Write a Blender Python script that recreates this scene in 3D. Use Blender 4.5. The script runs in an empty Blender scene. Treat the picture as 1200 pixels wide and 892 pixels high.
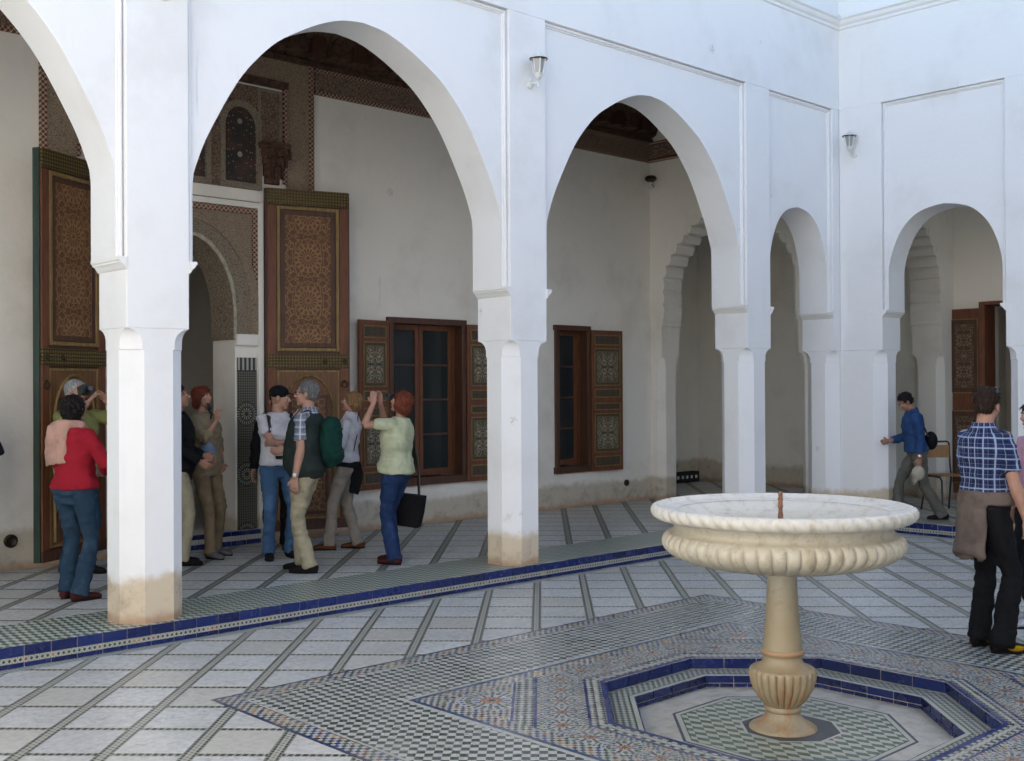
import bpy, math, random
from math import sin, cos, pi, sqrt, radians, atan2, floor
from mathutils import Vector, Matrix, noise
from mathutils.geometry import tessellate_polygon
random.seed(7)
sc = bpy.context.scene
col = sc.collection
# ---------------------------------------------------------------- camera, sky, sun, exposure
cd = bpy.data.cameras.new('camera'); cam = bpy.data.objects.new('camera', cd); col.objects.link(cam)
cd.sensor_width = 36; cd.lens = 36 * 1333 / 1200; cd.clip_start = .05; cd.clip_end = 500
CAMH = 1.75
CR = Matrix.Rotation(radians(-43.5), 3, 'Z') @ Matrix.Rotation(radians(90.29), 3, 'X') @ Matrix.Rotation(radians(-.30), 3, 'Z')
cam.matrix_world = Matrix.Translation((0, 0, CAMH)) @ CR.to_4x4()
sc.camera = cam
SUN_EL, SUN_AZ = 28.5, 10.0          # azimuth measured from +X towards +Y
w = bpy.data.worlds.new('World'); sc.world = w; w.use_nodes = True
wn = w.node_tree.nodes; sky = wn.new('ShaderNodeTexSky'); sky.sky_type = 'NISHITA'; sky.sun_disc = False
sky.sun_elevation = radians(SUN_EL); sky.sun_rotation = radians(90 - SUN_AZ)
sky.air_density = 1.0; sky.dust_density = 1.5; sky.ozone_density = 1.0
w.node_tree.links.new(sky.outputs[0], wn['Background'].inputs[0]); wn['Background'].inputs[1].default_value = .15
ld = bpy.data.lights.new('sun', 'SUN'); ld.energy = 4.0; ld.angle = radians(.5); ld.color = (1, .93, .82)
sun = bpy.data.objects.new('sun', ld); col.objects.link(sun)
sd = Vector((cos(radians(SUN_EL)) * cos(radians(SUN_AZ)), cos(radians(SUN_EL)) * sin(radians(SUN_AZ)), sin(radians(SUN_EL))))
sun.rotation_euler = sd.to_track_quat('Z', 'Y').to_euler(); sun.location = (0, 0, 20)
sc.view_settings.view_transform = 'Standard'; sc.view_settings.look = 'None'
sc.view_settings.exposure = 1.48; sc.view_settings.gamma = 1
sc.cycles.max_bounces = 10; sc.cycles.diffuse_bounces = 6
try: sc.cycles.use_denoising = True
except Exception: pass

def topx(x, y, z):
    q = CR.transposed() @ (Vector((x, y, z)) - Vector((0, 0, CAMH)))
    if q.z > -.1: return (-9999, -9999)
    return (600 - 1333 * q.x / q.z, 446 + 1333 * q.y / q.z)

# ---------------------------------------------------------------- node helper
class E_:
    def __init__(s, g, v): s.g = g; s.v = v
    def _o(s, op, b=None, r=False, c=None):
        n = s.g.nt.nodes.new('ShaderNodeMath'); n.operation = op
        L = [s, b] if not r else [b, s]
        if c is not None: L.append(c)
        for i, a in enumerate(L):
            if a is None: continue
            a = a.v if isinstance(a, E_) else a
            if isinstance(a, (int, float)): n.inputs[i].default_value = a
            else: s.g.nt.links.new(a, n.inputs[i])
        return E_(s.g, n.outputs[0])
    def __add__(s, b): return s._o('ADD', b)
    __radd__ = __add__
    def __sub__(s, b): return s._o('SUBTRACT', b)
    def __rsub__(s, b): return s._o('SUBTRACT', b, True)
    def __mul__(s, b): return s._o('MULTIPLY', b)
    __rmul__ = __mul__
    def __truediv__(s, b): return s._o('DIVIDE', b)
    def fr(s): return s._o('FRACT')
    def fl(s): return s._o('FLOOR')
    def sin(s): return s._o('SINE')
    def cos(s): return s._o('COSINE')
    def abs(s): return s._o('ABSOLUTE')
    def sq(s): return s._o('SQRT')
    def mod(s, b): return s._o('FLOORED_MODULO', b)
    def gt(s, b): return s._o('GREATER_THAN', b)
    def lt(s, b): return s._o('LESS_THAN', b)
    def mx(s, b): return s._o('MAXIMUM', b)
    def mn(s, b): return s._o('MINIMUM', b)
    def atan2(s, b): return s._o('ARCTAN2', b)
    def inr(s, a, b): return s.gt(a) * s.lt(b)
class Gr:
    def __init__(g, name):
        g.m = bpy.data.materials.new(name); g.m.use_nodes = True; g.nt = g.m.node_tree
        g.b = g.nt.nodes['Principled BSDF']; g.out = g.nt.nodes['Material Output']
    def pos(g, kind='world'):
        if kind == 'world': o = g.nt.nodes.new('ShaderNodeNewGeometry').outputs['Position']
        else: o = g.nt.nodes.new('ShaderNodeTexCoord').outputs['Object']
        g.P = o
        n = g.nt.nodes.new('ShaderNodeSeparateXYZ'); g.nt.links.new(o, n.inputs[0])
        return [E_(g, n.outputs[i]) for i in range(3)]
    def vec(g, x, y, z=0):
        n = g.nt.nodes.new('ShaderNodeCombineXYZ')
        for i, a in enumerate((x, y, z)):
            a = a.v if isinstance(a, E_) else a
            if isinstance(a, (int, float)): n.inputs[i].default_value = a
            else: g.nt.links.new(a, n.inputs[i])
        return n.outputs[0]
    def noise(g, vec, scale, detail=3, rough=.55, dist=0):
        n = g.nt.nodes.new('ShaderNodeTexNoise'); n.inputs['Scale'].default_value = scale
        n.inputs['Detail'].default_value = detail; n.inputs['Roughness'].default_value = rough; n.inputs['Distortion'].default_value = dist
        if vec is not None: g.nt.links.new(vec, n.inputs['Vector'])
        return E_(g, n.outputs[0])
    def voro(g, vec, scale, feat='F1'):
        n = g.nt.nodes.new('ShaderNodeTexVoronoi'); n.feature = feat; n.inputs['Scale'].default_value = scale
        if vec is not None: g.nt.links.new(vec, n.inputs['Vector'])
        return E_(g, n.outputs['Distance'])
    def white(g, vec):
        n = g.nt.nodes.new('ShaderNodeTexWhiteNoise'); g.nt.links.new(vec, n.inputs['Vector']); return E_(g, n.outputs['Value'])
    def rnd(g):
        return E_(g, g.nt.nodes.new('ShaderNodeObjectInfo').outputs['Random'])
    def mix(g, a, b, f):
        n = g.nt.nodes.new('ShaderNodeMix'); n.data_type = 'RGBA'; n.clamp_factor = True
        for k, v in ((0, f), (6, a), (7, b)):
            v = v.v if isinstance(v, E_) else v
            if isinstance(v, (int, float)): n.inputs[k].default_value = v
            elif isinstance(v, tuple): n.inputs[k].default_value = (*v, 1)
            else: g.nt.links.new(v, n.inputs[k])
        return n.outputs[2]
    def ramp(g, f, a, b):     # smooth 0..1 between a and b
        n = g.nt.nodes.new('ShaderNodeMapRange'); n.interpolation_type = 'SMOOTHSTEP'
        g.nt.links.new(f.v, n.inputs[0]); n.inputs[1].default_value = a; n.inputs[2].default_value = b
        return E_(g, n.outputs[0])
    def fin(g, c, rough=.6, bump=None, bs=.3, bd=.01, metal=0, coat=0, spec=None):
        if isinstance(c, tuple): g.b.inputs['Base Color'].default_value = (*c, 1)
        else: g.nt.links.new(c, g.b.inputs['Base Color'])
        if isinstance(rough, (int, float)): g.b.inputs['Roughness'].default_value = rough
        else: g.nt.links.new(rough.v, g.b.inputs['Roughness'])
        g.b.inputs['Metallic'].default_value = metal
        if spec is not None: g.b.inputs['Specular IOR Level'].default_value = spec
        if bump is not None:
            n = g.nt.nodes.new('ShaderNodeBump'); n.inputs['Strength'].default_value = bs; n.inputs['Distance'].default_value = bd
            g.nt.links.new(bump.v, n.inputs['Height']); g.nt.links.new(n.outputs[0], g.b.inputs['Normal'])
        return g.m

# ---------------------------------------------------------------- mesh helper
TM = {}
def place(ob, parent):
    col.objects.link(ob)
    if parent is not None: ob.parent = parent
class MB:
    def __init__(s): s.v = []; s.f = []; s.mi = []
    def add(s, vs, fs, mi=0):
        o = len(s.v); s.v += [tuple(v) for v in vs]; s.f += [tuple(i + o for i in f) for f in fs]; s.mi += [mi] * len(fs); return s
    def box(s, x0, x1, y0, y1, z0, z1, mi=0):
        return s.add([(x0, y0, z0), (x1, y0, z0), (x1, y1, z0), (x0, y1, z0), (x0, y0, z1), (x1, y0, z1), (x1, y1, z1), (x0, y1, z1)],
                     [(0, 3, 2, 1), (4, 5, 6, 7), (0, 1, 5, 4), (1, 2, 6, 5), (2, 3, 7, 6), (3, 0, 4, 7)], mi)
    def prism(s, poly, z0, z1, axis='z', mi=0):
        n = len(poly)
        def P(a, b, c): return (a, b, c) if axis == 'z' else ((a, c, b) if axis == 'y' else (c, a, b))
        vs = [P(a, b, z0) for a, b in poly] + [P(a, b, z1) for a, b in poly]
        fs = [tuple(range(n))[::-1], tuple(range(n, 2 * n))] + [(i, (i + 1) % n, n + (i + 1) % n, n + i) for i in range(n)]
        if axis == 'y': fs = [f[::-1] for f in fs]
        return s.add(vs, fs, mi)
    def rings(s, rs, closed=True, caps=True, mi=0):
        n = len(rs[0]); vs = [p for r in rs for p in r]; fs = []
        for k in range(len(rs) - 1):
            for i in range(n if closed else n - 1):
                j = (i + 1) % n; fs.append((k * n + i, k * n + j, (k + 1) * n + j, (k + 1) * n + i))
        if caps: fs.append(tuple(range(n))[::-1]); fs.append(tuple(range((len(rs) - 1) * n, len(rs) * n)))
        return s.add(vs, fs, mi)
    def lathe(s, prof, n=24, cx=0, cy=0, lob=None, mi=0, caps=True):
        rs = []
        for r, z, *e in prof:
            rs.append([(cx + (r + (lob(r, z, 2 * pi * i / n, e) if lob else 0)) * cos(2 * pi * i / n), cy + (r + (lob(r, z, 2 * pi * i / n, e) if lob else 0)) * sin(2 * pi * i / n), z) for i in range(n)])
        return s.rings(rs, mi=mi, caps=caps)
    def tube(s, pts, r, n=8, mi=0, side=None, caps=True):
        pts = [Vector(p) for p in pts]; rs = []
        prev = None
        for i, p in enumerate(pts):
            t = (pts[min(i + 1, len(pts) - 1)] - pts[max(i - 1, 0)]).normalized()
            a = Vector(side) if side is not None else (prev if prev is not None else (Vector((0, 0, 1)) if abs(t.z) < .9 else Vector((1, 0, 0))))
            a = (a - t * a.dot(t)).normalized(); b = t.cross(a); prev = a
            rr = r[i] if isinstance(r, (list, tuple)) else r
            if isinstance(rr, tuple): ra, rb = rr
            else: ra = rb = rr
            rs.append([p + a * ra * cos(2 * pi * k / n) + b * rb * sin(2 * pi * k / n) for k in range(n)])
        return s.rings(rs, mi=mi, caps=caps)
    def ell(s, c, r, n=16, m=10, mi=0, rot=None):
        rs = []
        for k in range(m + 1):
            t = -pi / 2 + pi * k / m; t = max(min(t, pi / 2 - .02), -pi / 2 + .02)
            ring = [Vector((r[0] * cos(t) * cos(2 * pi * i / n), r[1] * cos(t) * sin(2 * pi * i / n), r[2] * sin(t))) for i in range(n)]
            if rot is not None: ring = [rot @ p for p in ring]
            rs.append([p + Vector(c) for p in ring])
        return s.rings(rs, mi=mi)
    def mesh(s, name, mats, T=None, smooth=None):
        me = bpy.data.meshes.new(name)
        vs = s.v if T is None else [tuple(T @ Vector(v)) for v in s.v]
        me.from_pydata(vs, [], s.f)
        if not isinstance(mats, (list, tuple)): mats = [mats]
        for m in mats: me.materials.append(m)
        if len(mats) > 1: me.polygons.foreach_set('material_index', s.mi)
        if smooth is not None:
            me.shade_smooth(); me.set_sharp_from_angle(angle=radians(smooth))
        me.update(); return me
    def build(s, name, mats, parent=None, T=None, smooth=None, bevel=0, local=False):
        """T maps the mesh into world space (or into the thing's own space when local)"""
        M = T if T is not None else Matrix()
        if parent is not None and not local: M = TM[parent.name].inverted() @ M
        me = s.mesh(name, mats, M, smooth)
        ob = bpy.data.objects.new(name, me); place(ob, parent)
        TM[ob.name] = TM[parent.name] if parent is not None else Matrix()
        if bevel:
            b = ob.modifiers.new('b', 'BEVEL'); b.width = bevel; b.segments = 2; b.limit_method = 'ANGLE'; b.angle_limit = radians(40)
        return ob
def tag(o, label=None, cat=None, group=None, kind=None):
    if label: o['label'] = label
    if cat: o['category'] = cat
    if group: o['group'] = group
    if kind: o['kind'] = kind
    return o
def thing(name, label, cat, loc=(0, 0, 0), rz=0, group=None):
    o = bpy.data.objects.new(name, None); o.empty_display_size = .1; col.objects.link(o)
    o.location = loc; o.rotation_euler = (0, 0, rz); TM[o.name] = Matrix.Translation(loc) @ Matrix.Rotation(rz, 4, 'Z')
    return tag(o, label, cat, group)
def copy_tree(o, parent=None):
    c = o.copy(); col.objects.link(c); c.parent = parent
    for ch in [x for x in o.children]: copy_tree(ch, c)
    return c
def inst(name, me, parent, loc=(0, 0, 0), rz=0):
    ob = bpy.data.objects.new(name, me); place(ob, parent); ob.location = loc; ob.rotation_euler = (0, 0, rz); return ob

# ---------------------------------------------------------------- materials
WHT = (.39, .39, .345); BLK = (.045, .055, .05); BLU = (.018, .030, .13); OCH = (.34, .20, .07); GRN = (.03, .075, .045); TER = (.26, .085, .04)
def plaster(name, base=(.80, .795, .79), top=None, stain=(.60, .50, .37), bs=.25, grime=.25, top2=None):
    g = Gr(name); x, y, z = g.pos()
    n1 = g.noise(g.P, 1.3, 5, .6); n2 = g.noise(g.P, 9, 4, .6); n3 = g.noise(g.P, 45, 3, .6)
    c = g.mix(base, tuple(b * (.84, .82, .79)[i] for i, b in enumerate(base)), g.ramp(n1, .48, .78) * grime * 2.2)
    streak = g.noise(g.vec(x * 5, y * 5, z * .55), 1.0, 4, .65)
    c = g.mix(c, tuple(b * (.76, .75, .74)[i] for i, b in enumerate(base)), g.ramp(streak, .6, .82) * .35)
    v = g.voro(g.vec(x * 1, y * 1, z * .8), 2.4)
    dr = g.noise(g.vec(x * 16, y * 16, z * .9), 1.0, 3, .6); c = g.mix(c, tuple(b * .7 for b in base), g.ramp(dr, .70, .78) * g.ramp(n1, .45, .6) * .5)
    v2 = g.voro(g.P, 1.1); c = g.mix(c, (.40, .36, .33), g.ramp(v2 + (n2 - .5) * .12, .06, .03) * g.ramp(n3, .45, .55) * .5)
    c = g.mix(c, (.45, .42, .42), g.ramp(v, .035, .012) * g.ramp(n2, .5, .6) * .6)
    if top is not None:
        m_ = g.noise(g.P, 3.2, 5, .7); e = z + (n2 - .5) * .13 + (n1 - .5) * .10 + (g.noise(g.vec(x * .45, y * .45, 1.0), 1.0, 2) - .5) * .35
        sc_ = g.mix(stain, tuple(s_ * .62 for s_ in stain), g.ramp(g.noise(g.P, 6, 5, .7), .45, .75))
        c = g.mix(sc_, c, g.ramp(e, top - .045, top + .05) * (1 - g.ramp(m_, .60, .72) * g.ramp(e, top + .35, top + .05) * .6))
        c = g.mix((.42, .28, .18), c, g.ramp(z + (n2 - .5) * .14, .14, .24))
    h = n2 * .6 + n3 * .2 + n1 * 1.2 + g.noise(g.P, 4, 3, .5) * .9
    if top is not None: h = h + g.ramp(z + (n2 - .5) * .1, top - .01, top + .02) * .4
    return g.fin(c, .85, h, bs * 1.5, .014, spec=.2)
M_wall = plaster('white plaster', top=.46)
M_wall_hi = plaster('white plaster upper')
M_back = plaster('gallery plaster', base=(.82, .78, .71), top=.47, stain=(.56, .50, .40), grime=.4)
M_jamb = plaster('plain plaster', base=(.78, .775, .75), grime=.15)
def simple(name, c, rough=.6, ns=None, amt=.3, bs=0, metal=0, kind='obj', spec=None):
    g = Gr(name); g.pos(kind)
    if ns is None: return g.fin(c, rough, metal=metal, spec=spec)
    n = g.noise(g.P, ns, 4, .6)
    cc = g.mix(c, tuple(a * (1 - amt) for a in c), g.ramp(n, .35, .7))
    return g.fin(cc, rough, n if bs else None, bs, .01, metal=metal, spec=spec)
def marble(name):
    g = Gr(name); x, y, z = g.pos(); r = g.rnd()
    v = g.vec(x + r * 17, y + r * 9, z)
    n = g.noise(v, 3.2, 6, .65, 1.4); m = g.noise(v, 22, 4, .7)
    vein = g.ramp((n - .5).abs(), .03, .0) * g.ramp(m, .35, .65)
    c = g.mix((.55, .55, .52), (.42, .425, .41), g.ramp(m, .35, .75))
    c = g.mix(c, (.27, .28, .29), vein * .7); c = g.mix(c, (.36, .35, .31), g.ramp(g.noise(g.P, .9, 5, .65), .45, .72) * .55); c = g.mix(c, (.25, .235, .20), g.ramp(g.noise(g.P, 11, 4, .7), .62, .74) * .4)
    c = g.mix(c, (.43, .40, .33), g.ramp(r, .55, 1.0) * .55)
    c = g.mix(c, (.33, .34, .34), g.ramp(r, .3, .0) * .35)
    return g.fin(c, g.ramp(m, .3, .8) * .25 + .28, m, .06, .003)
M_marble = marble('pale marble slab')
def grid_band(name, P=.410, U0=1.69, dk=1.0):        # mosaic between the slabs: rows of small dashes and diamonds
    g = Gr(name); x, y, z = g.pos()
    u = (x - y) * .70711; v = (x + y) * .70711
    uc = ((u + U0) / P + .5).fr() - .5; uc = uc * P        # distance from double band centre line
    vc = ((v - .13) / .405 + .5).fr() - .5; vc = vc * .405
    isd = uc.abs().lt(.036)
    # double band: three dark lines of dashes
    d1 = (v / .036).fr().lt(.74)
    lin = (uc.abs().inr(.016, .031)) * d1 + uc.abs().lt(.008) * (1 - d1 * 1)
    edge = uc.abs().gt(.0335)
    # single band: diamonds
    q = ((u / .036).fr() - .5).abs() * .036 * 1.0 + vc.abs()
    dia = q.lt(.0185)
    tiny = ((u / .018).fr() - .5).abs().lt(.18) * vc.abs().inr(.015, .022)
    n = g.noise(g.P, 60, 2)
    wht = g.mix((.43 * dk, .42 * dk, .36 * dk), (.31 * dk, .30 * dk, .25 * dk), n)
    drk = g.mix((.012, .030, .019), (.022, .032, .026), g.white(g.vec((u / .03).fl(), (v / .03).fl())))
    a = g.mix(wht, drk, (lin + edge).mn(1))
    b = g.mix(wht, drk, (dia + tiny).mn(1))
    return g.fin(g.mix(b, a, isd), .4, n, .1, .002)
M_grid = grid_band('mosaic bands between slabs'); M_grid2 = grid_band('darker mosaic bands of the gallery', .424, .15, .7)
def checkf(g, a, b, sa, sb, skew=0):
    i = (a / sa).fl(); j = ((b + a * skew) / sb).fl()
    return (i + j).mod(2)
def tooth(g, u, v, s):      # skewed checks, two tones
    return checkf(g, u, v, s, s * .8, .5)
def green_tooth(name):
    g = Gr(name); x, y, z = g.pos()
    u = (x - y) * .70711; v = (x + y) * .70711
    t = tooth(g, u, v, .056)
    r = g.white(g.vec((u / .042).fl(), (v / .0336).fl()))
    gr = g.mix((.035, .085, .05), (.075, .115, .08), r)
    n = g.noise(g.P, 2, 4)
    wh = g.mix((.50, .50, .44), (.40, .41, .36), n)
    return g.fin(g.mix(wh, gr, t), .35, g.noise(g.P, 80, 2), .1, .002)
M_tooth = green_tooth('green and white zellige')
CX, CY = 5.45, 3.52
def jewel(g, a, b, s):      # random coloured little tiles
    r = g.white(g.vec((a / s).fl(), (b / s).fl()))
    c = g.mix(BLK, BLU, r.gt(.3)); c = g.mix(c, OCH, r.gt(.55)); c = g.mix(c, GRN, r.gt(.7)); c = g.mix(c, TER, r.gt(.86))
    return g.mix(c, WHT, checkf(g, a, b, s, s))
def rosette(g, r, th, R, k, seed=0.0):   # r: radius, R outer radius
    q = r / R
    pet = (th * k).cos()
    c = g.mix(WHT, BLK, q.lt(.12))
    c = g.mix(c, TER, q.inr(.12, .34) * pet.gt(0))
    c = g.mix(c, OCH, q.inr(.2, .3) * pet.lt(0))
    c = g.mix(c, BLU, q.inr(.34, .56) * pet.lt(-.45))
    c = g.mix(c, GRN, q.inr(.60, .78) * pet.gt(.35))
    c = g.mix(c, BLK, q.inr(.60, .80) * pet.lt(-.6))
    c = g.mix(c, BLU, q.inr(.84, .94) * (th * k * 2).cos().gt(0))
    return c
def star_mat(name):
    g = Gr(name); x, y, z = g.pos()
    X = x - CX; Y = y - CY
    u = (X - Y) * .70711; v = (X + Y) * .70711
    aX = X.abs(); aY = Y.abs()
    a = aX.mx(aY); d = u.abs().mx(v.abs()); o = a.mx(d)
    # field of dark lozenges
    wn_ = g.noise(g.P, 1.2, 3)
    wh = g.mix(WHT, (.46, .46, .42), wn_)
    bl = g.mix(BLK, (.05, .065, .055), g.white(g.vec((u / .042).fl(), (v / .046).fl())))
    c = g.mix(wh, bl, checkf(g, u, v, .042, .046))
    # outer border
    c = g.mix(c, WHT, a.inr(2.13, 2.155))
    c = g.mix(c, jewel(g, X, Y, .028), a.inr(2.155, 2.262))
    c = g.mix(c, (.03, .04, .09), a.gt(2.262)); c = g.mix(c, BLK, a.inr(2.149, 2.155))
    # inner square
    ins = a.lt(1.53)
    tri = g.mix(WHT, jewel(g, X, Y, .024), 1.0)
    rx = aX - 1.17; ry = aY - 1.17
    rr = (rx * rx + ry * ry).sq()
    tri = g.mix(tri, rosette(g, rr, ry.atan2(rx), .19, 12.0), rr.lt(.19))
    th = Y.atan2(X); tk = th * (36 / (2 * pi)); tf = tk.fr() - .5
    lx = tf * (2 * pi * 1.27 / 36); ly = o - 1.265
    lr = (lx * lx + ly * ly).sq()
    ring = jewel(g, lx + (tk.fl() * 3.0), ly, .02)
    ring = g.mix(ring, rosette(g, lr, ly.atan2(lx), .108, 8.0), lr.lt(.108))
    stripd = g.mix(WHT, BLK, checkf(g, X, Y, .03, .03))
    ic = g.mix(ring, tri, d.gt(1.53))
    dd = d
    ic = g.mix(ic, stripd, dd.inr(1.41, 1.53)); ic = g.mix(ic, BLU, dd.inr(1.40, 1.415)); ic = g.mix(ic, BLU, dd.inr(1.525, 1.54))
    ic = g.mix(ic, stripd, o.lt(1.125)); ic = g.mix(ic, BLU, o.inr(1.115, 1.13)); ic = g.mix(ic, WHT, o.inr(1.055, 1.075)); ic = g.mix(ic, BLU, o.lt(1.03))
    ic = g.mix(ic, jewel(g, X, Y, .026), a.inr(1.36, 1.47)); ic = g.mix(ic, (.03, .06, .12), a.inr(1.47, 1.50)); ic = g.mix(ic, WHT, a.gt(1.50))
    c = g.mix(c, ic, ins)
    c = g.mix(c, (.27, .26, .235), g.ramp(g.noise(g.P, 2.2, 5, .65), .42, .75) * .45)
    c = g.mix(c, (.20, .19, .17), g.ramp(g.noise(g.P, 38, 3, .6), .62, .75) * .4)
    return g.fin(c, g.ramp(g.noise(g.P, 7, 4), .35, .7) * .3 + .22, g.noise(g.P, 90, 2), .2, .003)
M_star = star_mat('star court zellige')
def ledge_mat(name):
    g = Gr(name); x, y, z = g.pos(); X = x - CX; Y = y - CY
    u = (X - Y) * .70711; v = (X + Y) * .70711
    o = X.abs().mx(Y.abs()).mx(u.abs()).mx(v.abs())
    c = g.mix(WHT, (.06, .085, .065), checkf(g, X, Y, .024, .024)); c = g.mix(c, WHT, o.gt(.985)); c = g.mix(c, WHT, o.lt(.86)); c = g.mix(c, GRN, o.inr(.862, .87))
    return g.fin(c, .35)
def basin_mat(name):
    g = Gr(name); x, y, z = g.pos(); X = x - CX; Y = y - CY
    u = (X - Y) * .70711; v = (X + Y) * .70711
    o = X.abs().mx(Y.abs()).mx(u.abs()).mx(v.abs())
    n = g.noise(g.P, 9, 5, .7); sp = g.voro(g.P, 26)
    mar = g.mix((.44, .43, .385), (.29, .28, .245), g.ramp(n, .4, .75))
    mar = g.mix(mar, (.12, .10, .08), g.ramp(sp, .16, .06) * g.ramp(g.noise(g.P, 4, 2), .45, .6))
    t = g.mix(WHT, g.mix((.07, .13, .08), (.12, .17, .12), g.white(g.vec((u / .048).fl(), (v / .04).fl()))), checkf(g, u, v, .06, .05, .5))
    c = g.mix(mar, t, o.lt(.60)); c = g.mix(c, (.06, .07, .09), o.inr(.605, .622)); c = g.mix(c, WHT, o.inr(.578, .605)); c = g.mix(c, GRN, o.inr(.572, .578))
    c = g.mix(c, (.05, .055, .06), o.lt(.265)); c = g.mix(c, (.4, .4, .38), o.inr(.25, .265))
    return g.fin(c, .4, n, .1, .003)
M_ledge = ledge_mat('ledge zellige'); M_basin = basin_mat('basin floor zellige')
def blue_tile():
    g = Gr('blue glazed tile'); g.pos(); r = g.rnd(); n = g.noise(g.P, 14, 4)
    c = g.mix((.006, .011, .065), (.011, .024, .13), r); c = g.mix(c, (.008, .010, .045), g.ramp(n, .5, .8) * .25)
    return g.fin(c, g.ramp(n, .4, .7) * .25 + .12, g.noise(g.P, 60, 2), .1, .003)
M_blue = blue_tile()
M_grout = simple('grout', (.50, .48, .43), .9, 30, .3, kind='world')
def diamond_band():
    g = Gr('diamond mosaic band'); x, y, z = g.pos()
    s = x + y
    k = (s / .034).fl(); q = ((s / .034).fr() - .5).abs() * .034 + (z - .052).abs()
    r = g.white(g.vec(k, 3.0))
    c = g.mix(BLK, TER, r.gt(.72)); c = g.mix(c, GRN, r.gt(.82)); c = g.mix(c, OCH, r.gt(.92))
    edge = (((s / .034).fr() - .5).abs().gt(.42)) * (z - .052).abs().gt(.009)
    return g.fin(g.mix(g.mix(WHT, BLK, edge * .6), c, q.lt(.0125)), .3)
M_dia = diamond_band()
def strip_gray():
    g = Gr('small grey checks'); x, y, z = g.pos()
    return g.fin(g.mix((.16, .20, .20), (.40, .42, .40), checkf(g, x + y, y - x, .028, .028)), .4)
M_strip = strip_gray()
def fountain_stone():
    g = Gr('weathered cream marble'); x, y, z = g.pos(); n = g.noise(g.P, 5, 6, .65, .6); m = g.noise(g.P, 28, 4, .7)
    st = g.noise(g.vec(x * 9, y * 9, z * 2.2), 1.4, 5, .7)
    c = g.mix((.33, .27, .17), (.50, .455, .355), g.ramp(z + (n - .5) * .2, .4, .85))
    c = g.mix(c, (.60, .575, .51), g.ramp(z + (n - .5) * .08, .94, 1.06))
    c = g.mix(c, (.30, .235, .14), g.ramp(st, .47, .72) * .55); c = g.mix(c, (.22, .19, .15), g.ramp((n - .5).abs(), .03, .0) * g.ramp(m, .4, .6) * .4 * g.ramp(z, 1.03, .98)); pk = g.voro(g.P, 21); c = g.mix(c, (.17, .12, .07), g.ramp(pk, .12, .05) * g.ramp(m, .5, .6) * .7)
    rs = g.ramp(z + (n - .5) * .25, .30, .0)
    c = g.mix(c, (.33, .15, .06), rs * g.ramp(st, .42, .66) * .75)
    c = g.mix(c, (.45, .20, .09), g.ramp((z - .277).abs(), .022, .0) * .55)
    c = g.mix(c, (.62, .60, .55), g.ramp(m, .62, .8) * .35)
    return g.fin(c, .5, n * .4 + m * .6, .22, .008)
M_fount = fountain_stone()
# ---- carved and painted surfaces
def carved(name, hi, lo, s=26, kind='world', bs=.8, axes=None):
    g = Gr(name); x, y, z = g.pos(kind)
    v = g.vec(x, z, y * .3)
    a = g.voro(v, s, 'DISTANCE_TO_EDGE'); b = g.noise(v, s * 1.1, 3, .6, 2.2)
    k = ((b - .5).abs() * 14).mn(1)
    f = g.ramp(a, .03, .14) * .5 + g.ramp(k, .15, .7) * .5
    c = g.mix(lo, hi, f)
    return g.fin(c, .75, f, bs, .01)
M_stucco = carved('carved stucco', (.56, .43, .30), (.10, .065, .04), 55)
M_stucco2 = carved('carved grey stucco', (.46, .37, .27), (.085, .06, .04), 50)
M_frieze = carved('carved brown frieze', (.34, .23, .16), (.06, .035, .025), 26)
M_lip_st = simple('pale stucco edge', (.42, .37, .29), .8, 20, .3, kind='world')
M_dark = carved('painted ceiling wood', (.12, .055, .03), (.035, .018, .013), 9)
def braid():
    g = Gr('braided border'); x, y, z = g.pos()
    s = (x + z) / .05; t = (x - z) / .05
    f = (s * pi).sin() * (t * pi).sin()
    c = g.mix((.46, .35, .25), (.13, .045, .028), g.ramp(f.abs(), .1, .4))
    return g.fin(c, .7, f.abs(), .5, .008)
M_braid = braid()
def wood(name, c, c2=None, rough=.55):
    g = Gr(name); x, y, z = g.pos('obj')
    n = g.noise(g.vec(x * 14, y * 14, z * 1.4), 2.5, 5, .65, .5); m = g.noise(g.P, 3, 3)
    cc = g.mix(c, c2 or tuple(a * .55 for a in c), g.ramp(n, .35, .7)); cc = g.mix(cc, tuple(a * .7 for a in c), g.ramp(m, .5, .75) * .5)
    return g.fin(cc, rough, n, .15, .004)
M_wood = wood('red brown wood', (.18, .060, .025)); M_wood2 = wood('honey brown wood', (.19, .085, .032)); M_wood3 = wood('dark brown wood', (.095, .038, .02))
M_trim = wood('ochre painted trim', (.27, .17, .055)); M_green = wood('green door edge', (.022, .045, .028))
def brass():
    g = Gr('studded brass strap'); x, y, z = g.pos('obj')
    p = ((x / .032).fr() - .5); q = ((z / .032).fr() - .5); r = (p * p + q * q).sq()
    c = g.mix((.20, .145, .045), (.07, .045, .014), g.ramp(r, .28, .36))
    return g.fin(c, .45, g.ramp(r, .4, .15), .6, .01, metal=.35)
M_brass = brass()
M_iron = simple('old dark metal', (.05, .035, .022), .5, 20, .4, metal=.5)
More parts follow.
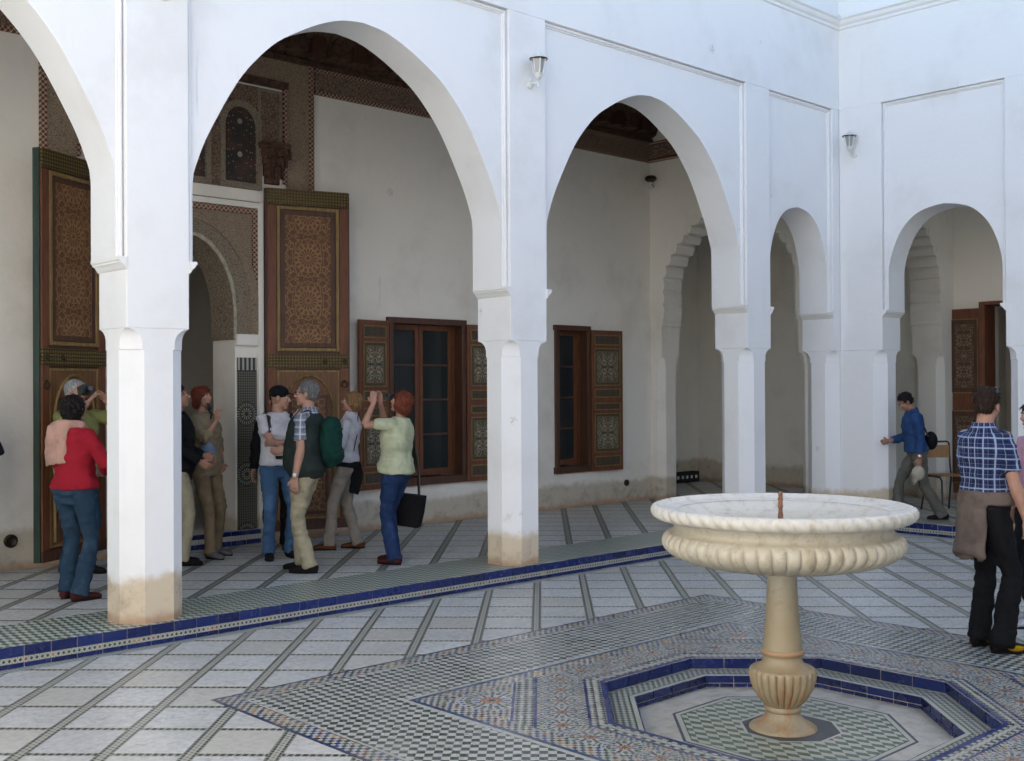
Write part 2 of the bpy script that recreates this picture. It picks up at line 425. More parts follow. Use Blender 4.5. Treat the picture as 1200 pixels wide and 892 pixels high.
def rosewood(name, R=.19, zper=.46):     # door panel with rows of star rosettes
    g = Gr(name); x, y, z = g.pos('obj')
    zf = ((z / zper).fr() - .5) * zper; r = (x * x + zf * zf).sq(); th = zf.atan2(x)
    q = r / R; pet = (th * 16).cos()
    net = g.voro(g.vec(x.abs(), zf.abs()), 19, 'DISTANCE_TO_EDGE')
    lite = (.26, .135, .05); dk = (.11, .045, .018)
    c = g.mix(dk, lite, g.ramp(net, .10, .02))
    ros = g.mix(lite, dk, q.inr(.22, .62) * pet.gt(-.2)); ros = g.mix(ros, (.14, .045, .02), q.lt(.13))
    ros = g.mix(ros, dk, q.inr(.72, .95) * (th * 16 + pi).cos().gt(.1))
    c = g.mix(c, ros, q.lt(1.0))
    c = g.mix(c, (.16, .075, .028), g.ramp(g.noise(g.P, 6, 3), .45, .75) * .6)
    return g.fin(c, .6, g.ramp(net, .1, .02), .3, .004)
M_rose = rosewood('inlaid rosette panel', .155, .45)
M_rose2 = rosewood('faded rosette panel', .14, .6)
def arab(name, bg, fg, acc, s=30):       # painted arabesque, mirrored about x=0
    g = Gr(name); x, y, z = g.pos('obj')
    ax = x.abs(); zf = ((z / .44).fr() - .5).abs() * .44
    v = g.vec(ax + .7, zf)
    n = g.noise(v, s * .75, 2, .5, 1.5); k = (n - .5).abs()
    vo = g.voro(v, s * .5)
    c = g.mix(bg, fg, g.ramp(k, .05, .02)); c = g.mix(c, fg, g.ramp(vo, .2, .13)); c = g.mix(c, acc, g.ramp(vo, .12, .07))
    return g.fin(c, .6, None)
M_arab = arab('cream arabesque on dark green', (.050, .045, .030), (.42, .35, .23), (.25, .08, .04))
M_arab2 = arab('cream arabesque on red brown', (.085, .035, .02), (.24, .19, .12), (.40, .33, .22), 26)
M_field = arab('dark painted field', (.055, .040, .026), (.10, .075, .045), (.12, .05, .03), 40)
def pilaster_mat():
    g = Gr('black and ivory zellige'); x, y, z = g.pos()
    X = x - 6.085; zf = (((z - .55) / .62).fr() - .5) * .62; r = (X * X + zf * zf).sq(); th = zf.atan2(X)
    net = checkf(g, X + zf, X - zf, .026, .026)
    c = g.mix((.02, .02, .018), (.20, .18, .13), net * .6)
    q = r / .125; pet = (th * 12).cos()
    ros = g.mix((.02, .02, .02), (.33, .30, .22), pet.gt(.2) * q.inr(.18, .5)); ros = g.mix(ros, (.28, .25, .19), q.inr(.62, .9) * (th * 24).cos().gt(.2))
    c = g.mix(c, ros, q.lt(1)); c = g.mix(c, (.02, .02, .02), z.lt(.30))
    fr = z.gt(1.93) * ((X / .05).fr().lt(.5))
    c = g.mix(c, (.02, .02, .02), z.gt(1.915)); c = g.mix(c, (.36, .34, .3), fr)
    return g.fin(c, .3)
M_pil = pilaster_mat()
def glassm(name, c=(.02, .025, .025), rough=.08):
    g = Gr(name); return g.fin(c, rough, spec=.8)
M_glass = glassm('dark window glass')
M_curtain = simple('grey curtain', (.30, .31, .31), .9, 6, .3)
M_black = simple('black gap', (.012, .012, .012), .9)
M_wpaint = simple('white painted metal', (.74, .74, .70), .4, 18, .25)
M_lglass = glassm('lantern glass', (.30, .31, .30), .3)

# ================================================================= SETTING: floors
FY = 7.31; FX = 12.50; K = .14          # kerb lines of the two raised galleries
def clip(poly, a, b, c):                 # keep a*x+b*y<=c
    out = []
    for i in range(len(poly)):
        p, q = poly[i], poly[(i + 1) % len(poly)]
        dp = a * p[0] + b * p[1] - c; dq = a * q[0] + b * q[1] - c
        if dp <= 0: out.append(p)
        if (dp < 0 < dq) or (dq < 0 < dp):
            t = dp / (dp - dq); out.append((p[0] + t * (q[0] - p[0]), p[1] + t * (q[1] - p[1])))
    return out if len(out) > 2 else []
def area(p): return abs(sum(p[i][0] * p[(i + 1) % len(p)][1] - p[(i + 1) % len(p)][0] * p[i][1] for i in range(len(p)))) / 2
cf = MB(); cf.box(-2.6, FX, -2.2, FY, -.4, -.22)
def oct_(ap): return [(CX + ap / cos(pi / 8) * cos(pi / 8 + i * pi / 4), CY + ap / cos(pi / 8) * sin(pi / 8 + i * pi / 4)) for i in range(8)]
def ringmesh(mb, outer, inner, z):       # flat ring between two 8-gons
    n = len(outer); mb.add([(x, y, z) for x, y in outer] + [(x, y, z) for x, y in inner], [(i, (i + 1) % n, n + (i + 1) % n, n + i) for i in range(n)])
sq8 = []
H2 = 2.285
for i in range(8):
    a = pi / 8 + i * pi / 4; c_, s_ = cos(a), sin(a); m_ = max(abs(c_), abs(s_)); sq8.append((CX + H2 * c_ / m_, CY + H2 * s_ / m_))
# ring outlines: square with corners
def sqpts():
    o = oct_(1.0); res = []
    return o
floor_ = MB()
# mosaic base sheet around the star court (4 strips)
z0 = -.001
for (a, b, c, d) in ((-2.6, CX - H2, -2.2, FY - .075), (CX + H2, FX - .075, -2.2, FY - .075), (CX - H2, CX + H2, -2.2, CY - H2), (CX - H2, CX + H2, CY + H2, FY - .075)):
    floor_.add([(a, c, z0), (b, c, z0), (b, d, z0), (a, d, z0)], [(0, 1, 2, 3)])
court = floor_.build('courtyard_floor', M_grid); tag(court, kind='structure')
fs = MB(); fs.add([(-2.6, FY - .075, 0), (FX, FY - .075, 0), (FX, FY, 0), (-2.6, FY, 0)], [(0, 1, 2, 3)]); fs.add([(FX - .075, -2.2, 0), (FX, -2.2, 0), (FX, FY - .075, 0), (FX - .075, FY - .075, 0)], [(0, 1, 2, 3)])
fs.build('edge_strip', M_strip, court)
def slabs(parent, PU, u0, PV, v0, du, dv, inside, clips, ztop, zbot, name='marble_slab', limit=300):
    items = []
    for i in range(-60, 60):
        for j in range(-20, 90):
            uc = u0 + (i + .5) * PU; vc = v0 + (j + .5) * PV
            hu = (PU - du) / 2; hv = (PV - dv) / 2
            q = [(uc - hu, vc - hv), (uc + hu, vc - hv), (uc + hu, vc + hv), (uc - hu, vc + hv)]
            poly = [((u + v) * .70711, (v - u) * .70711) for u, v in q]
            for a, b, c in clips: poly = clip(poly, a, b, c) if poly else poly
            if not poly or area(poly) < .0008: continue
            pieces = inside(poly)
            pieces = [p for p in pieces if p and area(p) > .0006]
            if not pieces: continue
            mx_ = sum(p[0] for p in pieces[0]) / len(pieces[0]); my_ = sum(p[1] for p in pieces[0]) / len(pieces[0])
            px, py = topx(mx_, my_, ztop)
            vis = -30 < px < 1230 and -30 < py < 925
            items.append((0 if vis else 1, math.hypot(mx_, my_), pieces, sum(area(p) for p in pieces)))
    items.sort(key=lambda t: (t[0], t[1]))
    rest = MB()
    for k, it in enumerate(items):
        mb = MB() if k < limit else rest
        dz = random.uniform(0, .0008)
        for p in it[2]: mb.prism(p, zbot, ztop + dz)
        if k < limit: mb.build(name, M_marble, parent)
    if rest.v: tag(rest.build('distant_' + name, M_marble, parent), kind='stuff')
def not_star(poly):
    xs = [p[0] for p in poly]; ys = [p[1] for p in poly]; h = H2 + .003
    if max(xs) < CX - h or min(xs) > CX + h or max(ys) < CY - h or min(ys) > CY + h: return [poly]
    out = [clip(poly, 1, 0, CX - h), clip(poly, -1, 0, -(CX + h))]
    mid = clip(clip(poly, -1, 0, -(CX - h)), 1, 0, CX + h) if poly else []
    if mid: out += [clip(mid, 0, 1, CY - h), clip(mid, 0, -1, -(CY + h))]
    return out
slabs(court, .410, -1.69, .405, .13, .074, .052, not_star, [(0, 1, FY - .08), (1, 0, FX - .08), (-1, 0, 2.0), (0, -1, 1.6)], 0, -.02)
# star court: one ring sheet between the square and the octagonal basin
st = MB(); o8 = oct_(1.0)
corners = [(CX + H2, CY - H2), (CX + H2, CY + H2), (CX - H2, CY + H2), (CX - H2, CY - H2)]
V = [(x, y, 0) for x, y in o8] + [(x, y, 0) for x, y in corners]
# o8 order starts at angle 22.5deg: 0:(+x,+small y) 1:(+small x,+y) 2:(-small,+y) 3:(-x,+) 4:(-x,-) 5 6 7
st.add(V, [(7, 8, 9, 0), (0, 9, 1), (1, 9, 10, 2), (2, 10, 3), (3, 10, 11, 4), (4, 11, 5), (5, 11, 8, 6), (6, 8, 7)])
tag(st.build('star_court', M_star), kind='structure')
# sunken basin
bas = thing('sunken_basin', 'octagonal sunken basin with two blue tiled steps around the fountain foot', 'basin', (CX, CY, -.145))
rb = MB(); rb.rings([[(x, y, -.0005) for x, y in oct_(1.0)], [(x, y, -.07) for x, y in oct_(1.0)]], caps=False); rb.rings([[(x, y, -.07) for x, y in oct_(.835)], [(x, y, -.15) for x, y in oct_(.835)]], caps=False)
rb.build('riser', M_grout, bas)
lg = MB(); ringmesh(lg, oct_(1.0), oct_(.835), -.07); lg.build('ledge', M_ledge, bas)
bf = MB(); bf.add([(x, y, -.145) for x, y in oct_(.86)], [tuple(range(8))]); bf.build('basin_floor', M_basin, bas)
def tile_run(p, q, n, z0, z1, nx, ny, parent, name='blue_tile', t=.006, mat=None):
    p = Vector((*p, 0)); q = Vector((*q, 0)); L = (q - p).length; d = (q - p) / L; w_ = L / n
    nrm = Vector((nx, ny, 0))
    for i in range(n):
        mb = MB(); g_ = .0028
        a = p + d * (i * w_ + g_); b = p + d * ((i + 1) * w_ - g_); tt = t + random.uniform(-.001, .001)
        lo = [a, b, b + nrm * tt, a + nrm * tt]
        e = .003
        ar = d * e
        hi = [(v.x, v.y) for v in lo]
        r0 = [(a.x, a.y), (b.x, b.y), (b.x + nrm.x * tt, b.y + nrm.y * tt), (a.x + nrm.x * tt, a.y + nrm.y * tt)]
        za = z0 + g_; zb = z1 - .0008 + random.uniform(-.001, .0004)
        A = [Vector((*r0[0], za)), Vector((*r0[1], za)), Vector((*r0[1], zb)), Vector((*r0[0], zb))]
        B = [v + nrm * tt for v in A]
        cx_ = sum((v for v in B), Vector()) / 4
        C = [v + (cx_ - v) * .04 + nrm * .0015 for v in B]
        mb.rings([A, B, C]); mb.build(name, mat or M_blue, parent)
for ap, za, zb, n in ((1.0, -.069, -.002, 4), (.835, -.118, -.071, 4)):
    o = oct_(ap)
    for i in range(8):
        p, q = o[i], o[(i + 1) % 8]; m_ = ((p[0] + q[0]) / 2 - CX, (p[1] + q[1]) / 2 - CY); L = math.hypot(*m_)
        tile_run(p, q, n, za, zb, -m_[0] / L, -m_[1] / L, bas)
o = oct_(.835)
for i in range(8):
    p, q = o[i], o[(i + 1) % 8]; m_ = ((p[0] + q[0]) / 2 - CX, (p[1] + q[1]) / 2 - CY); L = math.hypot(*m_)
    tile_run(p, q, 8, -.144, -.120, -m_[0] / L, -m_[1] / L, bas, 'small_blue_tile')
# raised gallery floors
gf = MB()
gz = K - .001
gf.add([(-2.6, 8.02, gz), (13.0, 8.02, gz), (13.0, 10.9, gz), (-2.6, 10.9, gz)], [(0, 1, 2, 3)])
gf.add([(13.0, -2.2, gz), (16.0, -2.2, gz), (16.0, 12.2, gz), (13.0, 12.2, gz)], [(0, 1, 2, 3)])
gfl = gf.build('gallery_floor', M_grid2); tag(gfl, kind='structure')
def in_gal(poly):
    out = [clip(clip(poly, 0, -1, -8.02), 1, 0, 12.999)]
    b = clip(poly, -1, 0, -13.001)
    out.append(b); return out
def in_gal2(poly):
    a = clip(poly, 0, -1, -8.023); a = clip(a, 1, 0, 12.999) if a else []; a = clip(a, 0, 1, 10.39) if a else []
    b = clip(poly, -1, 0, -13.001)
    return [a, b]
slabs(gfl, .424, -.15, .405, .13, .078, .05, in_gal2, [(1, 0, 15.59), (0, 1, 11.84), (0, -1, 1.5), (-1, 0, 1.6)], K, K - .02)
ks = MB(); ks.add([(-2.6, FY, K - .0005), (FX, FY, K - .0005), (13.0, 8.02, K - .0005), (-2.6, 8.02, K - .0005)], [(0, 1, 2, 3)])
ks.add([(FX, -2.2, K - .001), (13.0, -2.2, K - .001), (13.0, 8.02, K - .001), (FX, FY, K - .001)], [(0, 1, 2, 3)])
ks.build('edge_paving', M_tooth, gfl)
kb = thing('tiled_kerb', 'step of blue glazed tiles over a diamond mosaic band along the courtyard edge', 'kerb', (5.4, FY, 0))
m = MB(); m.add([(-2.6, FY, 0), (FX, FY, 0), (FX, FY, K - .002), (-2.6, FY, K - .002)], [(0, 1, 2, 3)]); m.add([(FX, -2.2, 0), (FX, FY, 0), (FX, FY, K - .002), (FX, -2.2, K - .002)], [(3, 2, 1, 0)])
m.build('kerb_face', M_grout, kb)
m = MB(); m.box(-2.5, FX, FY - .004, FY, .034, .070); m.box(FX - .004, FX, -2.2, FY - .004, .034, .070); m.build('mosaic_band', M_dia, kb)
tile_run((2.02, FY), (FX - .006, FY), 62, .0705, K, 0, -1, kb); tile_run((FX, 4.9), (FX, FY - .006), 14, .0705, K, -1, 0, kb)
m = MB(); m.box(-2.5, 2.015, FY - .006, FY, .0705, K - .003); m.box(FX - .006, FX, -2.2, 4.895, .0705, K - .003); m.build('plain_tile_run', M_blue, kb)
tile_run((2.02, FY), (FX - .006, FY), 62, .001, .0335, 0, -1, kb, 'lower_blue_tile'); tile_run((FX, 4.9), (FX, FY - .006), 14, .001, .0335, -1, 0, kb, 'lower_blue_tile')

# ================================================================= ARCADE WALLS
def col_piece(x0, x1, y0, y1, zb, zt=2.16, ch=.125, sides=(1, 1, 1, 1)):
    """square pier chamfered below, sides: which of the corners (x0y0, x1y0, x1y1, x0y1) are cut"""
    lv = [(zb, ch), (zb + .24, ch * 1.0), (2.015, ch), (2.016, ch - .013), (2.05, ch - .013)]
    for k in range(0, 9):
        t = (pi / 2) * (1 - k / 8); lv.append((zt - .10 * (1 - cos(t)), max((ch - .013) * sin(t), .0005)))
    rs = []
    for z, c in lv:
        c0, c1, c2, c3 = [c if s else .0005 for s in sides]
        rs.append([(x0 + c0, y0, z), (x1 - c1, y0, z), (x1, y0 + c1, z), (x1, y1 - c2, z), (x1 - c2, y1, z), (x0 + c3, y1, z), (x0, y1 - c3, z), (x0, y0 + c0, z)])
    return rs
BIG = [(1.0, 0), (1.0, .27), (.972, .36), (.925, .445), (.868, .525), (.803, .61), (.728, .695), (.634, .775), (.53, .845), (.41, .900), (.28, .950), (.14, .987), (0, 1.0)]
SML = [(1.0, 0), (1.0, .36), (.975, .47), (.925, .58), (.81, .735), (.66, .85), (.47, .935), (.24, .98), (0, 1.0)]
def arc_pts(c, hw, zs, za, prof):
    # smooth the profile a little
    P = prof
    L = []
    for i in range(len(P) - 1):
        p0 = P[max(i - 1, 0)]; p1 = P[i]; p2 = P[i + 1]; p3 = P[min(i + 2, len(P) - 1)]
        for s in range(3):
            t = s / 3
            f = [(.5 * ((2 * p1[k]) + (-p0[k] + p2[k]) * t + (2 * p0[k] - 5 * p1[k] + 4 * p2[k] - p3[k]) * t * t + (-p0[k] + 3 * p1[k] - 3 * p2[k] + p3[k]) * t ** 3)) for k in (0, 1)]
            L.append((min(f[0], 1.0), f[1]))
    L.append(P[-1])
    left = [(c - hw * a, zs + (za - zs) * b) for a, b in L]
    return left + [(2 * c - x, z) for x, z in left[::-1][1:]]
def arch_wall(mb, xl, xr, ztop, pts, yf, yb, mi=0, front=True, back=True, soff=True):
    n = len(pts); zs = pts[0][1]
    top = [(x, ztop) for x, z in pts]
    for y, on, flip in ((yf, front, False), (yb, back, True)):
        if not on: continue
        vs = [(x, y, z) for x, z in pts] + [(x, y, z) for x, z in top]
        fs = []
        for i in range(n - 1):
            f = (i, i + 1, n + i + 1, n + i)
            fs.append(f[::-1] if flip else f)
        mb.add(vs, fs, mi)
        for (a, b) in ((xl, pts[0][0]), (pts[-1][0], xr)):
            if b - a > 1e-4:
                q = [(a, y, zs), (b, y, zs), (b, y, ztop), (a, y, ztop)]; mb.add(q if not flip else q[::-1], [(0, 1, 2, 3)], mi)
    if soff:
        vs = [(x, yf, z) for x, z in pts] + [(x, yb, z) for x, z in pts]
        mb.add(vs, [(i, n + i, n + i + 1, i + 1) for i in range(n - 1)], mi)
IMZ = 2.64
def impost(parent, T, xe, sgn, y0=7.352, y1=7.80):
    prof = [(0, 2.555), (.012, 2.56), (.02, 2.575), (.03, 2.59), (.048, 2.60), (.05, 2.61), (.060, 2.618), (.062, IMZ), (0, IMZ)]
    poly = [(xe + sgn * (a - .002), z) for a, z in prof]
    if sgn < 0: poly = poly[::-1]
    MB().prism(poly, y0, y1, 'y').build('impost', M_jamb, parent, T, smooth=40)
def strip_mould(mb, pts, wdt, yf, dep):       # moulding: rounded bar following a polyline in xz
    pass
def bay(parent, T, xl, xr, za, prof, ztop=5.12, yp=7.36, yf=7.415, yb=7.80):
    c = (xl + xr) / 2; hw = (xr - xl) / 2 - .056
    pts = arc_pts(c, hw, IMZ, za, prof)
    mb = MB(); arch_wall(mb, xl, xr, ztop, pts, yf, yb)
    mb.build('arch_spandrel', M_wall_hi, parent, T, smooth=35)
    mb = MB(); wd = .05
    secs = [(0, 0), (.010, .022), (.022, .030), (.032, .026), (.036, .012), (.044, .012), (.050, 0)]
    # frame moulding: left, top, right, built as one swept strip with mitred corners
    path = [((xl, IMZ), (1, 0)), ((xl, ztop), (1, -1)), ((xr, ztop), (-1, -1)), ((xr, IMZ), (-1, 0))]
    rs = []
    for (x, z), (dx, dz) in path: rs.append([(x + dx * s, yf - h - .001, z + dz * s) for s, h in secs])
    mb.rings(rs, closed=False, caps=False)
    for r in (rs[0], rs[-1]): pass
    mb.build('panel_moulding', M_wall_hi, parent, T, smooth=50)
    impost(parent, T, xl, 1); impost(parent, T, xr, -1)
ZT = 6.6
def arcade(parent, T, piers, bays, yp=7.36, yb=7.80, ends=(1, 1), ends_ch=(1, 1)):
    for k, (a, b) in enumerate(piers):
        mb = MB(); mb.box(a, b, yp, yb, 2.16, 5.12); mb.build('pier', M_wall_hi, parent, T, bevel=.007)
        sd_ = (1, 1, 1, 1)
        if k == 0: sd_ = (ends_ch[0], 1, 1, ends_ch[0])
        if k == len(piers) - 1: sd_ = (1, ends_ch[1], ends_ch[1], 1)
        mb = MB(); mb.rings(col_piece(a, b, yp, yb, 0, sides=sd_)); mb.build('column', M_wall, parent, T, smooth=24)
    for (a, b, za, prof) in bays: bay(parent, T, a, b, za, prof)
    x0, x1 = piers[0][0], piers[-1][1]
    mb = MB(); mb.box(x0, x1, yp, yb, 5.12, ZT); mb.build('upper_wall', M_wall_hi, parent, T)
def cornice(parent, T, x0, x1, yp=7.36, m1=0, m0=0):
    sec = [(0, 6.10), (.018, 6.11), (.022, 6.14), (.040, 6.15), (.052, 6.175), (.056, 6.20), (.085, 6.215), (.085, 6.245), (0, 6.26)]
    r0 = [(x0 + m0 * d, yp - d - .001, z) for d, z in sec]; r1 = [(x1 - m1 * d, yp - d - .001, z) for d, z in sec]
    mb = MB(); mb.rings([r0, r1], closed=False, caps=False); mb.build('cornice', M_wall_hi, parent, T, smooth=40)
I4 = Matrix()
aw = thing('arcade_wall', 'long white arcade with two tall arches left of the corner, a lantern on its middle pier', 'wall', (5.44, 7.58, K))
arcade(aw, I4, [(-1.67, -1.52), (-.17, .27), (3.40, 3.86), (6.97, 7.43), (10.59, 11.05), (12.40, 12.55)],
       [(-1.52, -.17, 3.85, SML), (.27, 3.40, 4.67, BIG), (3.86, 6.97, 4.67, BIG), (7.43, 10.59, 4.70, BIG), (11.05, 12.40, 3.85, SML)], ends_ch=(0, 0))
cornice(aw, I4, -1.67, 12.55, m1=1)
# right-hand wall: local x runs along world -y starting at the corner, local y=7.36 is world x=12.55
TR = Matrix(((0, 1, 0, 12.55 - 7.36), (-1, 0, 0, 7.36), (0, 0, 1, 0), (0, 0, 0, 1)))
rw = thing('side_arcade_wall', 'white wall on the right with one small arch, meeting the long arcade at the corner', 'wall', (12.77, 3.5, K))
arcade(rw, TR, [(0.001, .56), (2.03, 2.49), (5.19, 5.65), (7.12, 7.68)], [(.56, 2.03, 3.83, SML), (2.49, 5.19, 4.5, BIG), (5.65, 7.12, 3.83, SML)], ends_ch=(0, 0))
cornice(rw, TR, 0, 7.6, m0=1)
mb = MB(); mb.box(12.551, 12.99, 7.362, 7.80, 0, ZT); mb.build('corner_pier', M_jamb, rw)
# enclosing walls of the courtyard behind and beside the camera
bw = MB(); bw.box(-2.4, 13.0, -1.5, -1.1, 0, ZT); tag(bw.build('rear_courtyard_wall', M_wall_hi), 'plain white courtyard wall behind the viewer, out of the picture', 'wall')
bw = MB(); bw.box(-2.4, -1.9, -1.1, 7.8, 0, ZT); tag(bw.build('end_courtyard_wall', M_wall_hi), 'plain white courtyard wall at the far left end, out of the picture', 'wall')

# ================================================================= GALLERY BEHIND THE LONG ARCADE
YB = 10.4
gb = thing('gallery_back_wall', 'white back wall of the gallery with keyhole doorway and two windows, brown carved frieze above', 'wall', (5.44, YB, K))
DC = 5.44
mb = MB()
def wb(x0, x1, z0, z1): mb.box(x0, x1, YB, YB + .45, z0, z1)
DX0, DX1 = 4.62, 6.26          # doorway surround
W1 = (7.94, 9.03); W2 = (10.66, 11.25); WZ = (.64, 2.49)
wb(-2.0, DX0, 0, 5.9); wb(DX1, W1[0], 0, 5.9); wb(W1[0], W1[1], 0, WZ[0]); wb(W1[0], W1[1], WZ[1], 5.9); wb(W1[1], W2[0], 0, 5.9)
wb(W2[0], W2[1], 0, WZ[0]); wb(W2[0], W2[1], WZ[1], 5.9); wb(W2[1], 12.6, 0, 5.9); wb(DX0, DX1, 3.68, 5.9)
mb.build('wall_face', M_back, gb)
mb = MB()   # jamb blocks and keyhole arch
JW = .52
mb.box(DX0, DC - JW, YB, YB + .45, 0, 2.24); mb.box(DC + JW, DX1, YB, YB + .45, 0, 2.24)
mb.build('door_jamb', M_back, gb)
KEY = [(1.0, 0), (1.0, .12), (1.0, .25), (.97, .40), (.90, .55), (.79, .69), (.62, .82), (.42, .92), (.20, .98), (0, 1.0)]
def key_pts(hw, za, zs=2.30, ext=0):
    L = [(a, zs + (za - zs) * b) for a, b in KEY]
    left = [(DC - hw * a, z) for a, z in L]; return left + [(2 * DC - x, z) for x, z in left[::-1][1:]]
# wall with arch cut (front at YB), horseshoe handled by radial mapping to the frame
def radial(mb, inner, outer, y, flip=False):
    n = len(inner); vs = [(x, y, z) for x, z in inner] + [(x, y, z) for x, z in outer]
    fs = [(i, i + 1, n + i + 1, n + i) for i in range(n - 1)]
    mb.add(vs, fs if not flip else [f[::-1] for f in fs])
def to_frame(pts, x0, x1, z1, c=DC, zc=2.5, z0=2.24):
    out = []
    for x, z in pts:
        dx, dz = x - c, z - zc
        s = 1e9
        if dx > 1e-6: s = min(s, (x1 - c) / dx)
        if dx < -1e-6: s = min(s, (x0 - c) / dx)
        if dz > 1e-6: s = min(s, (z1 - zc) / dz)
        if dz < -1e-6: s = min(s, (z0 - zc) / dz)
        out.append((c + dx * s, zc + dz * s))
    return out
kin = key_pts(.50, 3.28); kin = [(kin[0][0], 2.24)] + kin + [(kin[-1][0], 2.24)]
mb = MB(); n = len(kin)
mb.add([(x, YB + .0, z) for x, z in kin] + [(x, YB + .45, z) for x, z in kin], [(i, n + i, n + i + 1, i + 1) for i in range(n - 1)])
mb.build('arch_soffit', M_stucco2, gb, smooth=40)
kmid = key_pts(.70, 3.45); kmid = [(kmid[0][0], 2.24)] + kmid + [(kmid[-1][0], 2.24)]
kout = key_pts(.79, 3.52); kout = [(kout[0][0], 2.24)] + kout + [(kout[-1][0], 2.24)]
def archivolt(inner, outer, y, dep, name, mat, parent):
    mb = MB(); n = len(inner)
    radial(mb, inner, outer, y)
    mb.add([(x, y, z) for x, z in outer] + [(x, y + dep, z) for x, z in outer], [(i, n + i, n + i + 1, i + 1)[::-1] for i in range(n - 1)])
    mb.add([(x, y, z) for x, z in inner] + [(x, y + dep, z) for x, z in inner], [(i, n + i, n + i + 1, i + 1) for i in range(n - 1)])
    mb.build(name, mat, parent, smooth=40)
kclip = lambda L: [(min(max(x, DC - .775), DC + .775), z) for x, z in L]
kin2 = [(DC + (x - DC) * .96 if abs(x - DC) > .01 else x, z - .01) for x, z in kin]
archivolt(kin, [(x + (.03 if x > DC else -.03) * (abs(x - DC) > .05), z + .03) for x, z in kin], YB - .02, .02, 'arch_lip', M_lip_st, gb)
archivolt([(x + (.03 if x > DC else -.03) * (abs(x - DC) > .05), z + .03) for x, z in kin], kclip(kmid), YB - .014, .014, 'archivolt', M_stucco2, gb)
archivolt(kclip(kmid), kclip([(DC + (x - DC) * 1.11, z + .09) for x, z in kmid]), YB - .035, .035, 'outer_archivolt', M_stucco, gb)
mb = MB(); fr_ = to_frame(kin, DX0, DX1, 3.68); radial(mb, kin, fr_, YB); 
mb.add([(DX0, YB, 3.68), (DC, YB, 3.68), (DX1, YB, 3.68)], [])
mb.build('spandrel_ground', M_stucco, gb)
# fill the two frame corners left by the radial mapping
mb = MB()
for sx in (-1, 1):
    xe = DC + sx * (DX1 - DC)
    mb.box(min(xe, DC + sx * .3), max(xe, DC + sx * .3), YB + .012, YB + .05, 3.3, 3.68)
mb.build('spandrel_backing', M_stucco, gb)
# braided square frame and white surround
def frame_bar(parent, name, mat, x0, x1, z0, z1, wd, y, dep, bottom=False):
    mb = MB(); mb.box(x0, x0 + wd, y - dep, y, z0, z1); mb.box(x1 - wd, x1, y - dep, y, z0, z1); mb.box(x0 + wd, x1 - wd, y - dep, y, z1 - wd, z1)
    if bottom: mb.box(x0 + wd, x1 - wd, y - dep, y, z0, z0 + wd)
    return mb.build(name, mat, parent, bevel=.003)
frame_bar(gb, 'braided_frame', M_braid, DC - .775, DC + .775, 2.30, 3.60, .055, YB, .03)
frame_bar(gb, 'plain_frame', M_back, DC - .835, DC + .835, .14, 3.665, .058, YB, .036)
for sx in (-1, 1):
    mb = MB(); a = DC + sx * JW; b = DC + sx * .775; mb.box(min(a, b), max(a, b), YB - .05, YB, 2.18, 2.30); mb.build('capital_band', M_back, gb, bevel=.012)
    mb = MB(); a = DC + sx * (JW + .02); b = DC + sx * .765; mb.box(min(a, b), max(a, b), YB - .012, YB, .20, 2.06); mb.build('mosaic_pilaster', M_pil, gb)
# threshold step in the doorway
th = MB(); th.box(DC - .78, DC + .78, YB - .06, YB + .5, K, K + .15); th.build('threshold', M_grout, gb)
mb = MB(); mb.box(DC - .78, DC + .78, YB - .064, YB - .06, K + .055, K + .10); mb.build('threshold_band', M_dia, gb)
tile_run((DC - .78, YB - .06), (DC + .78, YB - .06), 9, K + .101, K + .15, 0, -1, gb, 'threshold_tile'); tile_run((DC - .78, YB - .06), (DC + .78, YB - .06), 9, K + .002, K + .054, 0, -1, gb, 'threshold_tile')
# long carved frieze, the tall frame above the door
fz = 4.92; fh = 5.20
mb = MB(); mb.box(6.93, 12.6, YB - .03, YB, fz + .045, fh - .045); mb.box(-1.9, 3.95, YB - .03, YB, fz + .045, fh - .045); mb.build('frieze_panel', M_frieze, gb)
mb = MB()
for a, b in ((6.93, 12.6), (-1.9, 3.95)): mb.box(a, b, YB - .045, YB, fz, fz + .045); mb.box(a, b, YB - .045, YB, fh - .045, fh)
mb.build('frieze_braid', M_braid, gb)
mb = MB(); mb.box(6.93, 12.6, YB - .07, YB, fh, fh + .05); mb.box(-1.9, 3.95, YB - .07, YB, fh, fh + .05); mb.box(3.95, 6.93, YB - .09, YB, 5.20, 5.25); mb.build('frieze_ledge', M_dark, gb)
for sx in (-1, 1):
    a, b = DC + sx * 1.13, DC + sx * 1.40
    mb = MB(); mb.box(min(a, b), max(a, b), YB - .035, YB, 3.70, 5.20); mb.build('carved_upright', M_frieze if False else M_stucco, gb)
    a, b = DC + sx * 1.40, DC + sx * 1.46
    mb = MB(); mb.box(min(a, b), max(a, b), YB - .05, YB, 3.70, 5.20); mb.build('braided_edge', M_braid, gb)
    a, b = DC + sx * 1.09, DC + sx * 1.13
    mb = MB(); mb.box(min(a, b), max(a, b), YB - .05, YB, 3.9, 4.92); mb.build('braided_edge', M_braid, gb)
    a, b = DC + sx * .80, DC + sx * 1.06      # carved panel over the bracket
    mb = MB(); mb.box(min(a, b), max(a, b), YB - .02, YB, 4.28, 4.84); mb.build('carved_niche_panel', M_frieze, gb)
    frame_bar(gb, 'niche_frame', M_stucco2, min(a, b) - .015, max(a, b) + .015, 4.26, 4.87, .03, YB, .035, True)
mb = MB(); mb.box(DC - 1.13, DC + 1.13, YB - .035, YB, 4.97, 5.20); mb.build('carved_lintel', M_stucco, gb)
